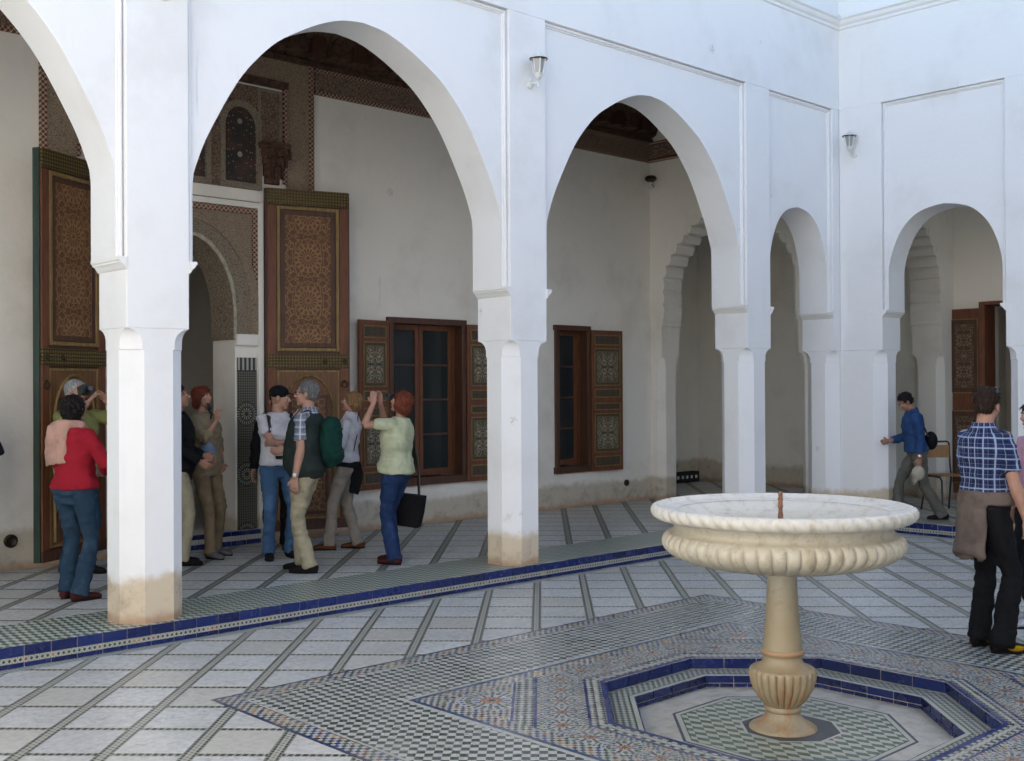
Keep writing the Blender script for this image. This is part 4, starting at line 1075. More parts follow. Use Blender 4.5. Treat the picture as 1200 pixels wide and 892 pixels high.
for k in range(9):
    x = -.185 + .37 * k / 8; y = .17 + .02 * cos(pi * (k - 4) / 9); rs.append([(x, y, .66), (x, y - .010, .66), (x, y, .82), (x, y + .010, .82)][:0] + [(x, y - .005, .665), (x, y + .005, .665), (x, y + .018, .825), (x, y + .008, .825)])
MB().rings(rs).build('back_panel', M_ply, ch, local=True)
MB().box(-.19, .19, -.22, .15, .452, .466).build('seat', M_ply, ch, local=True, bevel=.005)

# ================================================================= PEOPLE
M_skin = simple('skin', (.42, .225, .155), .55, 12, .15); M_skin.node_tree.nodes['Principled BSDF'].inputs['Subsurface Weight'].default_value = .08
M_skin2 = simple('tanned skin', (.33, .165, .105), .55, 12, .15)
def cloth(name, c, amt=.25, rough=.9, weave=0):
    c = tuple(a * .82 for a in c); g = Gr(name); g.pos('obj'); n = g.noise(g.P, 9, 4, .6); m = g.noise(g.P, 90, 2)
    cc = g.mix(c, tuple(a * (1 - amt) for a in c), g.ramp(n, .4, .7))
    return g.fin(cc, rough, m * .6 + n, .25, .004, spec=.15)
def jeans(name, c):
    g = Gr(name); x, y, z = g.pos('obj'); n = g.noise(g.P, 6, 4, .6); m = g.noise(g.P, 120, 2)
    cc = g.mix(c, tuple(min(1, a * 1.9 + .02) for a in c), g.ramp(n, .5, .72) * .55); cc = g.mix(cc, tuple(a * .6 for a in c), g.ramp(m, .4, .7) * .4)
    return g.fin(cc, .9, m, .2, .003, spec=.15)
def plaid(name, base, c2, line, s=.05, ang=0.6):
    g = Gr(name); x, y, z = g.pos('obj')
    n = g.noise(g.P, 5, 2); 
    a = y.atan2(x + .0001) * (.155 + ang * 0) + (n - .5) * .006; b = z + (n - .5) * .010
    fa = (a / s).fr(); fb = (b / s).fr()
    c = g.mix(base, c2, fa.inr(.5, .95) * .55); c = g.mix(c, c2, fb.inr(.5, .95) * .55)
    c = g.mix(c, line, fa.inr(.12, .26) * .75); c = g.mix(c, line, fb.inr(.12, .26) * .75)
    c = g.mix(c, line, fa.inr(.60, .64) * .4); c = g.mix(c, line, fb.inr(.60, .64) * .4)
    return g.fin(c, .9, n, .2, .004, spec=.15)
def hairm(name, c):
    g = Gr(name); x, y, z = g.pos('obj'); n = g.noise(g.vec(x * 60, y * 60, z * 12), 1.5, 4, .7)
    return g.fin(g.mix(tuple(a * .45 for a in c), tuple(min(1, a * 1.5) for a in c), g.ramp(n, .3, .7)), .7, n, .8, .01, spec=.2)
C_ = {k: cloth(k, v) for k, v in {'red knit': (.36, .016, .030), 'pink scarf wool': (.56, .33, .26), 'lime shirt cotton': (.30, .31, .11), 'black cloth': (.012, .012, .014), 'dark navy cloth': (.02, .024, .035),
    'beige cotton': (.34, .27, .17), 'tan cotton': (.26, .19, .115), 'white cotton': (.60, .59, .62), 'khaki cotton': (.42, .37, .25), 'dark green vest cloth': (.030, .040, .036), 'green backpack nylon': (.008, .045, .035),
    'grey beige trousers': (.33, .29, .25), 'pale green cotton': (.52, .55, .37), 'denim shirt blue': (.03, .075, .20), 'olive grey trousers': (.14, .135, .115), 'mocha jacket': (.19, .145, .12), 'pink shirt cotton': (.62, .36, .44),
    'cap canvas': (.46, .42, .33), 'mauve trousers': (.22, .16, .19), 'brown leather': (.16, .06, .025), 'black leather': (.014, .012, .012), 'wine leather': (.07, .018, .018), 'light bag blue': (.20, .27, .40), 'yellow leather': (.45, .26, .01), 'grey shoe': (.16, .15, .15)}.items()}
J1 = jeans('dark jeans', (.022, .045, .075)); J2 = jeans('mid blue jeans', (.045, .095, .18)); J3 = jeans('navy blue trousers', (.016, .034, .095))
PL1 = plaid('grey blue plaid', (.20, .22, .27), (.08, .09, .13), (.55, .56, .60), .060, .3)
PL2 = plaid('navy white plaid', (.025, .04, .13), (.010, .013, .04), (.34, .41, .52), .066, 0)
HB = hairm('black hair', (.012, .010, .010)); HR = hairm('red brown hair', (.14, .035, .018)); HG = hairm('grey hair', (.16, .155, .15)); HD = hairm('dark brown hair', (.03, .017, .012)); HBL = hairm('short fair hair', (.26, .15, .07)); HW = hairm('silver hair', (.34, .34, .33))
M_eye = simple('eye white', (.6, .58, .55), .3); M_iris = simple('dark iris', (.03, .02, .015), .3); M_lip = simple('lips', (.42, .13, .11), .5); M_chrome = simple('steel', (.45, .45, .46), .25, metal=.9)
M_blackp = simple('black plastic', (.012, .012, .013), .35); M_lens = simple('lens glass', (.05, .05, .06), .08)
DG = [None]
def remesh(mb, name, mat, parent, vox, sm=4, fold=0, fs=9, seed=0, zs=.5, T=None):
    me = mb.mesh('tmp', mat); ob = bpy.data.objects.new('tmp', me); col.objects.link(ob)
    r = ob.modifiers.new('r', 'REMESH'); r.mode = 'VOXEL'; r.voxel_size = vox; r.use_smooth_shade = True
    s_ = ob.modifiers.new('s', 'SMOOTH'); s_.factor = .5; s_.iterations = sm
    dg = bpy.context.evaluated_depsgraph_get(); ev = ob.evaluated_get(dg)
    out = bpy.data.meshes.new_from_object(ev); out.name = name
    bpy.data.objects.remove(ob); bpy.data.meshes.remove(me)
    if not out.materials: out.materials.append(mat)
    if fold:
        n = len(out.vertices); co = [0.0] * (3 * n); no = [0.0] * (3 * n)
        out.vertices.foreach_get('co', co); out.vertices.foreach_get('normal', no)
        for i in range(n):
            x, y, z = co[3 * i:3 * i + 3]
            q = Vector((x * fs + seed, y * fs + seed * .7, z * fs * zs))
            d = noise.noise(q); e = noise.noise(Vector((x * fs * .6 + y * 2 + seed, z * fs * 1.5, y * fs * .6)))
            f = fold * (1 - abs(d) * 3.2) * .55 + fold * .8 * (.4 - abs(e) * 2)
            f = max(f, -.15 * fold)
            co[3 * i] += no[3 * i] * f; co[3 * i + 1] += no[3 * i + 1] * f; co[3 * i + 2] += no[3 * i + 2] * f
        out.vertices.foreach_set('co', co)
    out.shade_smooth(); out.update()
    ob = bpy.data.objects.new(name, out); place(ob, parent); TM[ob.name] = TM[parent.name] if parent is not None else Matrix()
    return ob
def ik(a, b, l1, l2, pole):
    a = Vector(a); b = Vector(b); d = b - a; L = d.length
    if L > (l1 + l2) * .995: b = a + d.normalized() * (l1 + l2) * .995; d = b - a; L = d.length
    dn = d / L; x = (l1 * l1 - l2 * l2 + L * L) / (2 * L); h = sqrt(max(l1 * l1 - x * x, 0))
    p = Vector(pole); p = (p - dn * p.dot(dn)).normalized()
    return a + dn * x + p * h, b
def person(label, loc, rz, h=1.65, fem=False, fat=1.0, feet=((-.09, 0, 0), (.09, 0, 0)), pelvis=(0, 0), lean=0, side=0, twist=0, head=(0, 0), hands=((-.26, .05, .78), (.26, .05, .78)), poles=None,
           skin=None, top=None, toplen=.88, sleeve=.55, trousers=None, shoes=None, hair=None, hairstyle='short', collar=False, flare=1.0, crouch=0, handdir=None, vest=None, hipw=1.0):
    S = h / 1.70; skin = skin or M_skin
    SM = Matrix.Scale(S, 4)
    hid = {}
    # ---------- skeleton (for a 1.70 m figure)
    pel = Vector((pelvis[0], pelvis[1], .93 - crouch))
    Rt = Matrix.Rotation(radians(twist), 3, 'Z') @ Matrix.Rotation(radians(-lean), 3, 'X') @ Matrix.Rotation(radians(side), 3, 'Y')
    def tor(x, y, z): return pel + Rt @ Vector((x, y, z - .93))
    sw = .148 if fem else .168
    neck = tor(0, -.005, 1.455); shl = [tor(-sw, 0, 1.385), tor(sw, 0, 1.385)]
    Rh = Matrix.Rotation(radians(twist + head[0]), 3, 'Z') @ Matrix.Rotation(radians(head[1]), 3, 'X')
    hc = neck + (Rt @ Vector((0, .012, .05))) + Rh @ Vector((0, .012, .085))
    Rh = Rh @ Matrix.Scale(.95, 3)
    def hd(x, y, z): return hc + Rh @ Vector((x, y, z))
    hips = [pel + Matrix.Rotation(radians(twist * .3), 3, 'Z') @ Vector((sx * .09, 0, -.04)) for sx in (-1, 1)]
    fps = [Vector((f[0], f[1], 0)) for f in feet]; fyaw = [radians(f[2]) for f in feet]; flift = [f[3] if len(f) > 3 else 0 for f in feet]
    ank = [p + Vector((0, 0, .085 + l)) for p, l in zip(fps, flift)]
    knees = [];
    for i in range(2):
        fw = Vector((-sin(fyaw[i]), cos(fyaw[i]), 0)); k_, a_ = ik(hips[i], ank[i], .412, .412, fw); knees.append(k_); ank[i] = a_
    elb = []; wr = []
    for i in range(2):
        pl = poles[i] if poles and poles[i] else ((-.5, -.8, -.3) if i == 0 else (.5, -.8, -.3))
        e, w_ = ik(shl[i], hands[i], .285, .255, pl); elb.append(e); wr.append(w_)
    # ---------- body (one continuous skin)
    b = MB(); f_ = fat
    wq = (.135 if fem else .150) * f_; hq = (.178 if fem else .165) * (.5 + .5 * f_) * hipw; cq = (.150 if fem else .170) * (.6 + .4 * f_)
    torso = [((0, 0, .86), (hq * .72, .075)), ((0, 0, .91), (hq * .97, .110 * f_)), ((0, .005, .98), (hq * .96, .112 * f_)), ((0, .008, 1.06), (wq, .100 * f_)), ((0, .008, 1.16), (wq * 1.04, .102 * f_)), ((0, .01, 1.26), (cq, .112)), ((0, .0, 1.335), (cq * 1.0, .105)), ((0, -.006, 1.385), (cq * .82, .088)), ((0, -.010, 1.42), (cq * .58, .072)), ((0, -.012, 1.455), (.066, .058))]
    def torso_rings(mb, z0, z1, off, n=20, fl=0):
        rs = []
        Z = [t[0][2] for t in torso]
        zs = [z0 + (z1 - z0) * k / 14 for k in range(15)]
        for z in zs:
            for i in range(len(Z) - 1):
                if z <= Z[i + 1] or i == len(Z) - 2: break
            t = max(0, min(1, (z - Z[i]) / (Z[i + 1] - Z[i]))); t = t * t * (3 - 2 * t)
            q0, q1 = torso[i], torso[i + 1]
            y = q0[0][1] * (1 - t) + q1[0][1] * t; rx = q0[1][0] * (1 - t) + q1[1][0] * t + off; ry = q0[1][1] * (1 - t) + q1[1][1] * t + off
            if z > 1.40: rx -= off * .4; ry -= off * .4
            if fl and z < 1.1: rx += fl * (1.1 - z); ry += fl * (1.1 - z)
            ring = []
            for k in range(n):
                a = 2 * pi * k / n; cx_, sy_ = cos(a), sin(a)
                bust = 0
                if fem and 1.19 < z < 1.36 and sy_ > 0: bust = .035 * sin(pi * (z - 1.19) / .17) * max(0, 1 - abs(abs(cx_) - .5) * 1.4)
                if not fem and f_ > 1.02 and z < 1.25 and sy_ > 0: bust = (f_ - 1) * .22 * max(0, 1 - abs(z - 1.05) / .22) * sy_
                if sy_ < -.2 and z < .98: bust = -.022 * (1 if fem else .6) * max(0, 1 - abs(z - .90) / .1)
                ring.append(tor(rx * math.copysign(abs(cx_) ** .85, cx_), y + ry * math.copysign(abs(sy_) ** .85, sy_) + bust, z))
            rs.append(ring)
        mb.rings(rs)
    torso_rings(b, .87, 1.445, 0)
    b.tube([tor(0, -.012, 1.40), neck, hc + Rh @ Vector((0, -.02, -.06))], [.062 if not fem else .052, .055 if not fem else .046, .052 if not fem else .044], 14)
    # head
    b.ell(hd(0, -.012, .035), (.074, .094, .080), 20, 12, rot=Rh); b.ell(hd(0, .030, -.030), (.056, .060, .080), 18, 10, rot=Rh)
    b.ell(hd(0, .062, -.095), (.026, .024, .020), 12, 8, rot=Rh); b.ell(hd(0, .010, -.068), (.050, .055, .034), 14, 8, rot=Rh)
    b.tube([hd(0, .078, .022), hd(0, .092, -.002), hd(0, .106, -.026), hd(0, .092, -.036)], [.009, .012, .0155, .012], 8)
    for sx in (-1, 1):
        b.ell(hd(sx * .076, -.008, -.010), (.011, .020, .033), 10, 8, rot=Rh); b.ell(hd(sx * .034, .070, -.030), (.020, .016, .020), 10, 6, rot=Rh); b.ell(hd(sx * .028, .080, .022), (.024, .010, .009), 10, 6, rot=Rh)
    b.ell(hd(0, .082, -.060), (.022, .012, .012), 10, 6, rot=Rh)
    # arms and hands
    for i in range(2):
        s_ = -1 if i == 0 else 1; A = shl[i]; B = elb[i]; W = wr[i]; k = .9 if fem else 1.0; k *= (.85 + .15 * f_)
        b.tube([tor(s_ * sw * .55, 0, 1.37), A, A.lerp(B, .35), A.lerp(B, .75), B], [.055 * k, .054 * k, .047 * k, .042 * k, .038 * k], 12)
        b.tube([B, B.lerp(W, .25), B.lerp(W, .6), W], [.039 * k, .041 * k, .033 * k, (.027 * k)], 12)
        fd = (W - B).normalized()
        if handdir and handdir[i]: fd = Vector(handdir[i]).normalized()
        # palm: flat, thin axis perpendicular to body side
        up = Vector((s_ * .95, -.25, 0)); 
        if handdir and handdir[i] and len(handdir[i]) > 3: pass
        nrm = (up - fd * up.dot(fd)).normalized(); wid = fd.cross(nrm).normalized()
        K_ = .92 if fem else 1.0
        P0 = W; P1 = W + fd * .085 * K_
        b.tube([P0 - fd * .01, P0 + fd * .03, P1], [(.017, .024), (.016, .037 * K_), (.013, .039 * K_)], 12, side=nrm)
        for q, (o_, ln, cu) in enumerate(((-.030, .062, .25), (-.010, .074, .35), (.010, .070, .45), (.029, .055, .55))):
            base = P1 + wid * o_ * K_ - fd * .008; cv = -nrm * s_ if False else -nrm
            d1 = (fd + cv * cu * .7).normalized(); d2 = (fd + cv * cu * 2.0).normalized(); d3 = (fd + cv * cu * 3.2).normalized()
            p1 = base + d1 * ln * .42 * K_; p2 = p1 + d2 * ln * .34 * K_; p3 = p2 + d3 * ln * .28 * K_
            b.tube([base, p1, p2, p3], [.0098, .0092, .0086, .0074], 8)
        tsd = -1 if (wid.dot(Vector((0, 1, 0))) < 0) else 1
        th0 = P0 + fd * .022 + wid * tsd * .026
        b.tube([th0, th0 + (fd * .6 + wid * tsd * .7).normalized() * .032 * K_, th0 + (fd * .6 + wid * tsd * .7).normalized() * .03 * K_ + (fd + wid * tsd * .25 - nrm * .3).normalized() * .032 * K_], [.0125, .0105, .009], 8)
        hid[i] = (W, fd, nrm, wid)
    # legs and feet
    for i in range(2):
        H_ = hips[i]; Kn = knees[i]; An = ank[i]
        b.tube([H_ + Vector((0, 0, .06)), H_, H_.lerp(Kn, .4), H_.lerp(Kn, .85), Kn], [.08, .082 * f_, .074, .056, .052], 12); b.tube([Kn, Kn.lerp(An, .3), Kn.lerp(An, .7), An], [.052, .053, .040, .034], 12)
        fw = Vector((-sin(fyaw[i]), cos(fyaw[i]), 0)); b.tube([An - Vector((0, 0, .03)) - fw * .03, An - Vector((0, 0, .045)) + fw * .06, An - Vector((0, 0, .06)) + fw * .14], [.034, .034, .022], 10)
    b.v = [tuple(SM @ Vector(v)) for v in b.v]
    root = remesh(b, 'person', skin, None, .0060 * S, 2)
    root.location = loc; root.rotation_euler = (0, 0, rz); TM[root.name] = Matrix.Translation(loc) @ Matrix.Rotation(rz, 4, 'Z'); tag(root, label, 'person')
    sc_ = lambda mb: setattr(mb, 'v', [tuple(SM @ Vector(v)) for v in mb.v])
    seed = (hash(label) % 97) if False else sum(ord(c) for c in label) % 97
    # ---------- trousers
    if trousers:
        m = MB(); torso_rings(m, .80, 1.03, .013); m.ell(pel + Vector((0, 0, -.085)), (.10, .085, .075), 14, 8)
        for i in range(2):
            H_ = hips[i]; Kn = knees[i]; An = ank[i]; fw = Vector((-sin(fyaw[i]), cos(fyaw[i]), 0))
            hem = An - Vector((0, 0, .035))
            m.tube([H_ + Vector((0, 0, .07)), H_ + Vector((0, -.005, -.02)), H_.lerp(Kn, .35), H_.lerp(Kn, .8), Kn, Kn.lerp(hem, .35), Kn.lerp(hem, .75), hem - fw * .005],
                   [.088 * hipw, .097 * (.5 + .5 * f_) * hipw, .084 * (.6 + .4 * f_), .065, .061, .059 * flare, .060 * flare, .066 * flare], 16)
        sc_(m); remesh(m, 'trousers', trousers, root, .0115 * S, 2, .014 * S, 9, seed, .35)
    # ---------- shoes
    for i in range(2):
        m = MB(); An = ank[i]; fw = Vector((-sin(fyaw[i]), cos(fyaw[i]), 0)); z0_ = An.z - .085
        bs_ = Vector((An.x, An.y, z0_))
        m.tube([bs_ - fw * .075 + Vector((0, 0, .04)), bs_ - fw * .055 + Vector((0, 0, .042)), bs_ + fw * .02 + Vector((0, 0, .044)), bs_ + fw * .10 + Vector((0, 0, .032)), bs_ + fw * .16 + Vector((0, 0, .026)), bs_ + fw * .19 + Vector((0, 0, .022))], [(.030, .028), (.040, .036), (.042, .042), (.030, .046), (.024, .042), (.015, .024)], 14, side=(0, 0, 1))
        m.tube([bs_ + Vector((0, 0, .04)), bs_ + Vector((0, 0, .095))], .040, 12)
        sc_(m)
        for q in range(len(m.v)):
            if m.v[q][2] < (z0_ + .004) * S: m.v[q] = (m.v[q][0], m.v[q][1], (z0_ + .004) * S)
        sh = remesh(m, 'shoe', shoes, root, .009 * S, 2)
        m = MB(); rs = []
        for zz in (.0005, .014):
            rs.append([(bs_ + fw * (.06 + .135 * cos(t) * (1.0 if cos(t) > 0 else 1.0)) + fw.cross(Vector((0, 0, 1))) * (.045 if cos(t) > -.2 else .038) * sin(t) + Vector((0, 0, zz))) for t in [2 * pi * q / 20 for q in range(20)]])
        m.rings(rs); sc_(m); m.build('sole', C_['black leather'], sh, local=True)
    # ---------- top
    def sleeves(m, frac, off):
        for i in range(2):
            s_ = -1 if i == 0 else 1; A = shl[i]; B = elb[i]; W = wr[i]; k = (.9 if fem else 1.0) * (.85 + .15 * f_)
            pts = [tor(s_ * sw * .5, 0, 1.365), A + Rt @ Vector((-s_ * .004, 0, -.006)), A.lerp(B, .4)]; rr = [.060 * k + off, .055 * k + off, .054 * k + off]
            if frac <= 1.0:
                pts.append(A.lerp(B, frac)); rr.append(.056 * k + off)
            else:
                pts += [A.lerp(B, .8), B, B.lerp(W, .4)]; rr += [.050 * k + off, .048 * k + off, .046 * k + off]
                pts.append(B.lerp(W, frac - 1)); rr.append(.038 * k + off)
            m.tube(pts, rr, 14)
    if top:
        m = MB(); torso_rings(m, toplen, 1.442, .025, fl=.06); sleeves(m, sleeve, .006)
        if collar == 'turtle': m.tube([tor(0, -.01, 1.42), neck + Vector((0, 0, .035))], [.068, .060], 14)
        sc_(m); tp = remesh(m, 'shirt', top, root, .0115 * S, 2, .014 * S, 8, seed + 11, .8)
        if collar is True:
            m = MB(); rs = []
            for zz, rr in ((1.425, .078), (1.475, .066), (1.478, .072), (1.43, .086)):
                rs.append([tor(rr * sin(t) * 1.05, -.01 + rr * cos(t) * -1.0, zz - .03 * (1 - abs(t) / 2.6) * 0 - (.028 if abs(t) > 2.2 else 0)) for t in [-2.75 + 5.5 * q / 22 for q in range(23)]])
            m.rings(rs + [rs[0]], closed=False, caps=False); sc_(m); m.build('collar', top, tp, local=True, smooth=50)
    if vest:
        m = MB(); torso_rings(m, .84, 1.42, .044, fl=.03)
        for i in range(2): s_ = -1 if i == 0 else 1; m.ell(tor(s_ * sw * .72, 0, 1.345), (.06, .085, .075), 14, 8)
        sc_(m); remesh(m, 'vest', vest, root, .0115 * S, 3, .008 * S, 7, seed + 5, .7)
    # ---------- face details
    for sx in (-1, 1):
        m = MB(); m.ell(hd(sx * .029, .0765, .004), (.0125, .0095, .008), 12, 8, rot=Rh); sc_(m); e = m.build('eye', M_eye, root, local=True, smooth=60)
        m = MB(); m.ell(hd(sx * .029, .0845, .004), (.0055, .0035, .0055), 10, 6, rot=Rh); sc_(m); m.build('iris', M_iris, e, local=True, smooth=60)
        m = MB(); m.tube([hd(sx * .014, .090, .021), hd(sx * .030, .092, .026), hd(sx * .046, .082, .020)], [.0028, .0035, .002], 6); sc_(m); m.build('eyebrow', hair or HD, root, local=True)
    m = MB(); m.ell(hd(0, .0925, -.062), (.019, .0045, .0035), 10, 6, rot=Rh); m.ell(hd(0, .0905, -.0695), (.016, .005, .004), 10, 6, rot=Rh); sc_(m); m.build('lips', M_lip, root, local=True, smooth=60)
    # ---------- hair
    if hair and hairstyle != 'none':
        m = MB()
        if hairstyle == 'short':
            m.ell(hd(0, -.022, .046), (.082, .096, .082), 20, 12, rot=Rh); m.ell(hd(0, -.055, -.005), (.070, .055, .060), 16, 10, rot=Rh)
            for sx in (-1, 1): m.ell(hd(sx * .068, -.012, .035), (.014, .035, .040), 10, 8, rot=Rh)
        elif hairstyle == 'bob':
            m.ell(hd(0, -.022, .042), (.092, .104, .090), 20, 12, rot=Rh); m.ell(hd(0, -.055, -.035), (.088, .065, .085), 18, 10, rot=Rh)
            for sx in (-1, 1): m.ell(hd(sx * .074, -.012, -.015), (.022, .050, .075), 12, 8, rot=Rh)
            m.ell(hd(0, .062, .066), (.055, .026, .022), 12, 8, rot=Rh)
        elif hairstyle == 'curly':
            m.ell(hd(0, -.025, .042), (.092, .102, .092), 20, 12, rot=Rh); m.ell(hd(0, -.062, -.035), (.085, .060, .078), 18, 10, rot=Rh)
            rnd = random.Random(3)
            for q in range(90):
                v = Vector((rnd.gauss(0, 1), rnd.gauss(-.35, 1), rnd.gauss(0, 1))).normalized(); m.ell(hd(v.x * .092, -.035 + v.y * .095, .012 + v.z * .105), (.016, .016, .018), 6, 5)
        elif hairstyle == 'layered':
            m.ell(hd(0, -.022, .045), (.088, .100, .088), 20, 12, rot=Rh); m.ell(hd(0, -.06, -.020), (.078, .055, .075), 16, 10, rot=Rh)
            for sx in (-1, 1): m.ell(hd(sx * .073, -.010, .012), (.016, .040, .048), 10, 8, rot=Rh)
            m.ell(hd(0, .058, .080), (.050, .026, .022), 12, 8, rot=Rh)
        sc_(m); hr = remesh(m, 'hair', hair, root, .0078 * S, 2, .006 * S, 42, seed, .35)
        rnd = random.Random(seed); st_ = MB(); nv = [(v.co.copy(), v.normal.copy()) for v in hr.data.vertices]
        hcs = SM @ hc
        for q in range(420):
            p, nn = rnd.choice(nv); loc_ = (p - hcs)
            if loc_.dot(Rh @ Vector((0, 1, 0))) > .055 * S and loc_.z < .03: continue
            dn = Vector((0, 0, -1)) + Vector((rnd.gauss(0, .35), rnd.gauss(0, .35), rnd.gauss(0, .2))) + Rh @ Vector((0, -.3, 0))
            tg = dn - nn * dn.dot(nn)
            if tg.length < .2: tg = Vector((rnd.gauss(0, 1), rnd.gauss(0, 1), 0))
            tg.normalize(); ln = rnd.uniform(.018, .04) * S
            a_ = p - nn * .002; b_ = p + tg * ln * .5 + nn * .004; c_ = p + tg * ln + nn * rnd.uniform(-.001, .006)
            st_.tube([a_, b_, c_], [.0022, .002, .0006], 4)
        st_.build('hair_strands', hair, hr, local=True)
    D = dict(root=root, S=S, tor=tor, hd=hd, Rh=Rh, Rt=Rt, hand=hid, elb=elb, wr=wr, shl=shl, hips=hips, knees=knees, ank=ank, sc=sc_, pel=pel, torso_rings=torso_rings, seed=seed, neck=neck)
    return D
def part(D, mb, name, mat, vox=None, sm=3, fold=0, fs=9, smooth=50, parent=None):
    D['sc'](mb)
    if vox: return remesh(mb, name, mat, parent or D['root'], vox, sm, fold, fs, D['seed'])
    return mb.build(name, mat, parent or D['root'], local=True, smooth=smooth)
def held(D, mb, name, mat, label, cat, extra=(), vox=None, fold=.008, fs=9):     # something a person holds or wears loosely: a thing of its own, standing in the world
    root = D['root']; Mw = TM[root.name]
    D['sc'](mb); c = sum((Vector(v) for v in mb.v), Vector()) / len(mb.v)
    wc = Mw @ c
    t = thing(name, label, cat, wc[:]); L = TM[t.name].inverted() @ Mw
    mb.v = [tuple(L @ Vector(v)) for v in mb.v]
    if vox: remesh(mb, 'body', mat, t, vox, 3, fold, fs, 3)
    else: mb.build('body', mat, t, local=True, smooth=45)
    for nm, m2, mt in extra:
        D['sc'](m2); m2.v = [tuple(L @ Vector(v)) for v in m2.v]; m2.build(nm, mt, t, local=True, smooth=45)
    return t
def camera_bits(c, fwd, up, w_=.055, h_=.036, d_=.03, lens=.03):
    c = Vector(c); f = Vector(fwd).normalized(); r = f.cross(Vector(up)).normalized(); u = r.cross(f).normalized()
    def bx(cx_, hw, hh, hd_):
        vs = [c + cx_[0] * r + cx_[1] * f + cx_[2] * u + a * hw * r + b_ * hd_ * f + e * hh * u for e in (-1, 1) for a, b_ in ((-1, -1), (1, -1), (1, 1), (-1, 1))]
        return vs, [(0, 3, 2, 1), (4, 5, 6, 7), (0, 1, 5, 4), (1, 2, 6, 5), (2, 3, 7, 6), (3, 0, 4, 7)]
    b = MB(); b.add(*bx((0, 0, 0), w_, h_, d_)); b.add(*bx((w_ * .75, .01, .004), w_ * .26, h_ * .95, d_ * 1.3)); b.add(*bx((0, -.004, h_ + .008), w_ * .35, .009, d_ * .8))
    l = MB(); l.tube([c + f * d_, c + f * (d_ + .02), c + f * (d_ + .05)], [lens, lens, lens * .92], 16)
    g_ = MB(); g_.tube([c + f * (d_ + .046), c + f * (d_ + .052)], [lens * .75, lens * .7], 16)
    return b, [('lens_barrel', l, M_blackp), ('lens_glass', g_, M_lens)]
A0 = -43.5      # heading that faces straight away from the viewer; +90 faces image left
def face(a): return radians(A0 + a)

# 1 woman in red with pink scarf, from behind
D = person('woman in a red jumper and dark jeans seen from behind, pink scarf on her shoulders', (3.56, 8.62, K), face(-22), 1.55, True, 1.0, feet=((-.10, .02, 8), (.10, -.05, -20)), twist=6, head=(-4, 4),
           hands=((-.10, .26, 1.06), (.12, .24, 1.06)), poles=((-.9, -.5, -.5), (.9, -.5, -.5)), top=C_['red knit'], toplen=.93, sleeve=1.95, trousers=J1, shoes=C_['wine leather'], hair=HB, hairstyle='curly', flare=1.1, hipw=1.0)
tor = D['tor']; m = MB()
rs = []
for k in range(13):
    t = k / 12; x0 = -.20 + .02 * t; x1 = .03 - .02 * t; z = 1.46 - .34 * t; y = -.105 - .035 * sin(min(1, t * 2) * pi / 2)
    rs.append([tor(x0 + (x1 - x0) * q / 8 - .0 * t, y + .028 * abs((q - 4) / 4) ** 2 + .006 * sin(q * 1.9 + k * .5), z + .03 * q / 8 * (1 if t < .9 else .6)) for q in range(9)] + [tor(x0 + (x1 - x0) * q / 8, y - .016 + .028 * abs((q - 4) / 4) ** 2 + .006 * sin(q * 1.9 + k * .5), z + .03 * q / 8) for q in range(8, -1, -1)])
m.rings(rs)
m.tube([tor(-.17, .05, 1.42), tor(-.17, -.04, 1.455), tor(-.08, -.09, 1.475), tor(.03, -.085, 1.475), tor(.085, -.02, 1.46), tor(.06, .06, 1.43)], [.028, .034, .034, .034, .034, .026], 12)
m.tube([tor(-.17, .06, 1.43), tor(-.215, .03, 1.36), tor(-.225, .03, 1.29)], [.03, .028, .024], 10)
held(D, m, 'scarf', C_['pink scarf wool'], 'pale pink scarf laid over the shoulder of the woman in red', 'scarf', vox=.010, fold=.008)
m = MB(); 
rs = [[tor(.10 + .05 * q / 5, .12, 1.02 - .22 * k / 6 - .01 * q) for q in range(6)] + [tor(.10 + .05 * q / 5, .135, 1.02 - .22 * k / 6 - .01 * q) for q in range(5, -1, -1)] for k in range(7)]

# 2 man with camera behind her
D = person('silver-haired man in a lime shirt raising a camera, behind the woman in red', (4.04, 9.74, K), face(-118), 1.68, False, 1.05, feet=((-.12, 0, 10), (.14, .04, -12)), head=(-6, 8),
           hands=((-.10, .25, 1.53), (.095, .25, 1.51)), poles=((-.9, -.1, -.8), (1, .1, -.8)), top=C_['lime shirt cotton'], toplen=.86, sleeve=.7, trousers=J1, shoes=C_['black leather'], hair=HW, hairstyle='short')
hd = D['hd']; b, ex = camera_bits(hd(.02, .155, .0), D['Rh'] @ Vector((0, 1, .12)), (0, 0, 1)); held(D, b, 'camera', M_blackp, 'black camera held to the eye of the man in the lime shirt', 'camera', ex)

# 3 dark-jacketed person mostly hidden by the left pier
D = person('person in a dark jacket and light trousers, half hidden by the left pier', (4.93, 9.62, K), face(-75), 1.64, False, 1.05, feet=((-.09, 0, 0), (.09, .03, 0)), head=(0, 8),
           hands=((-.05, .24, 1.02), (.20, .20, .98)), top=C_['black cloth'], toplen=.80, sleeve=1.95, trousers=C_['khaki cotton'], shoes=C_['black leather'], hair=HD, skin=M_skin2, collar=True)
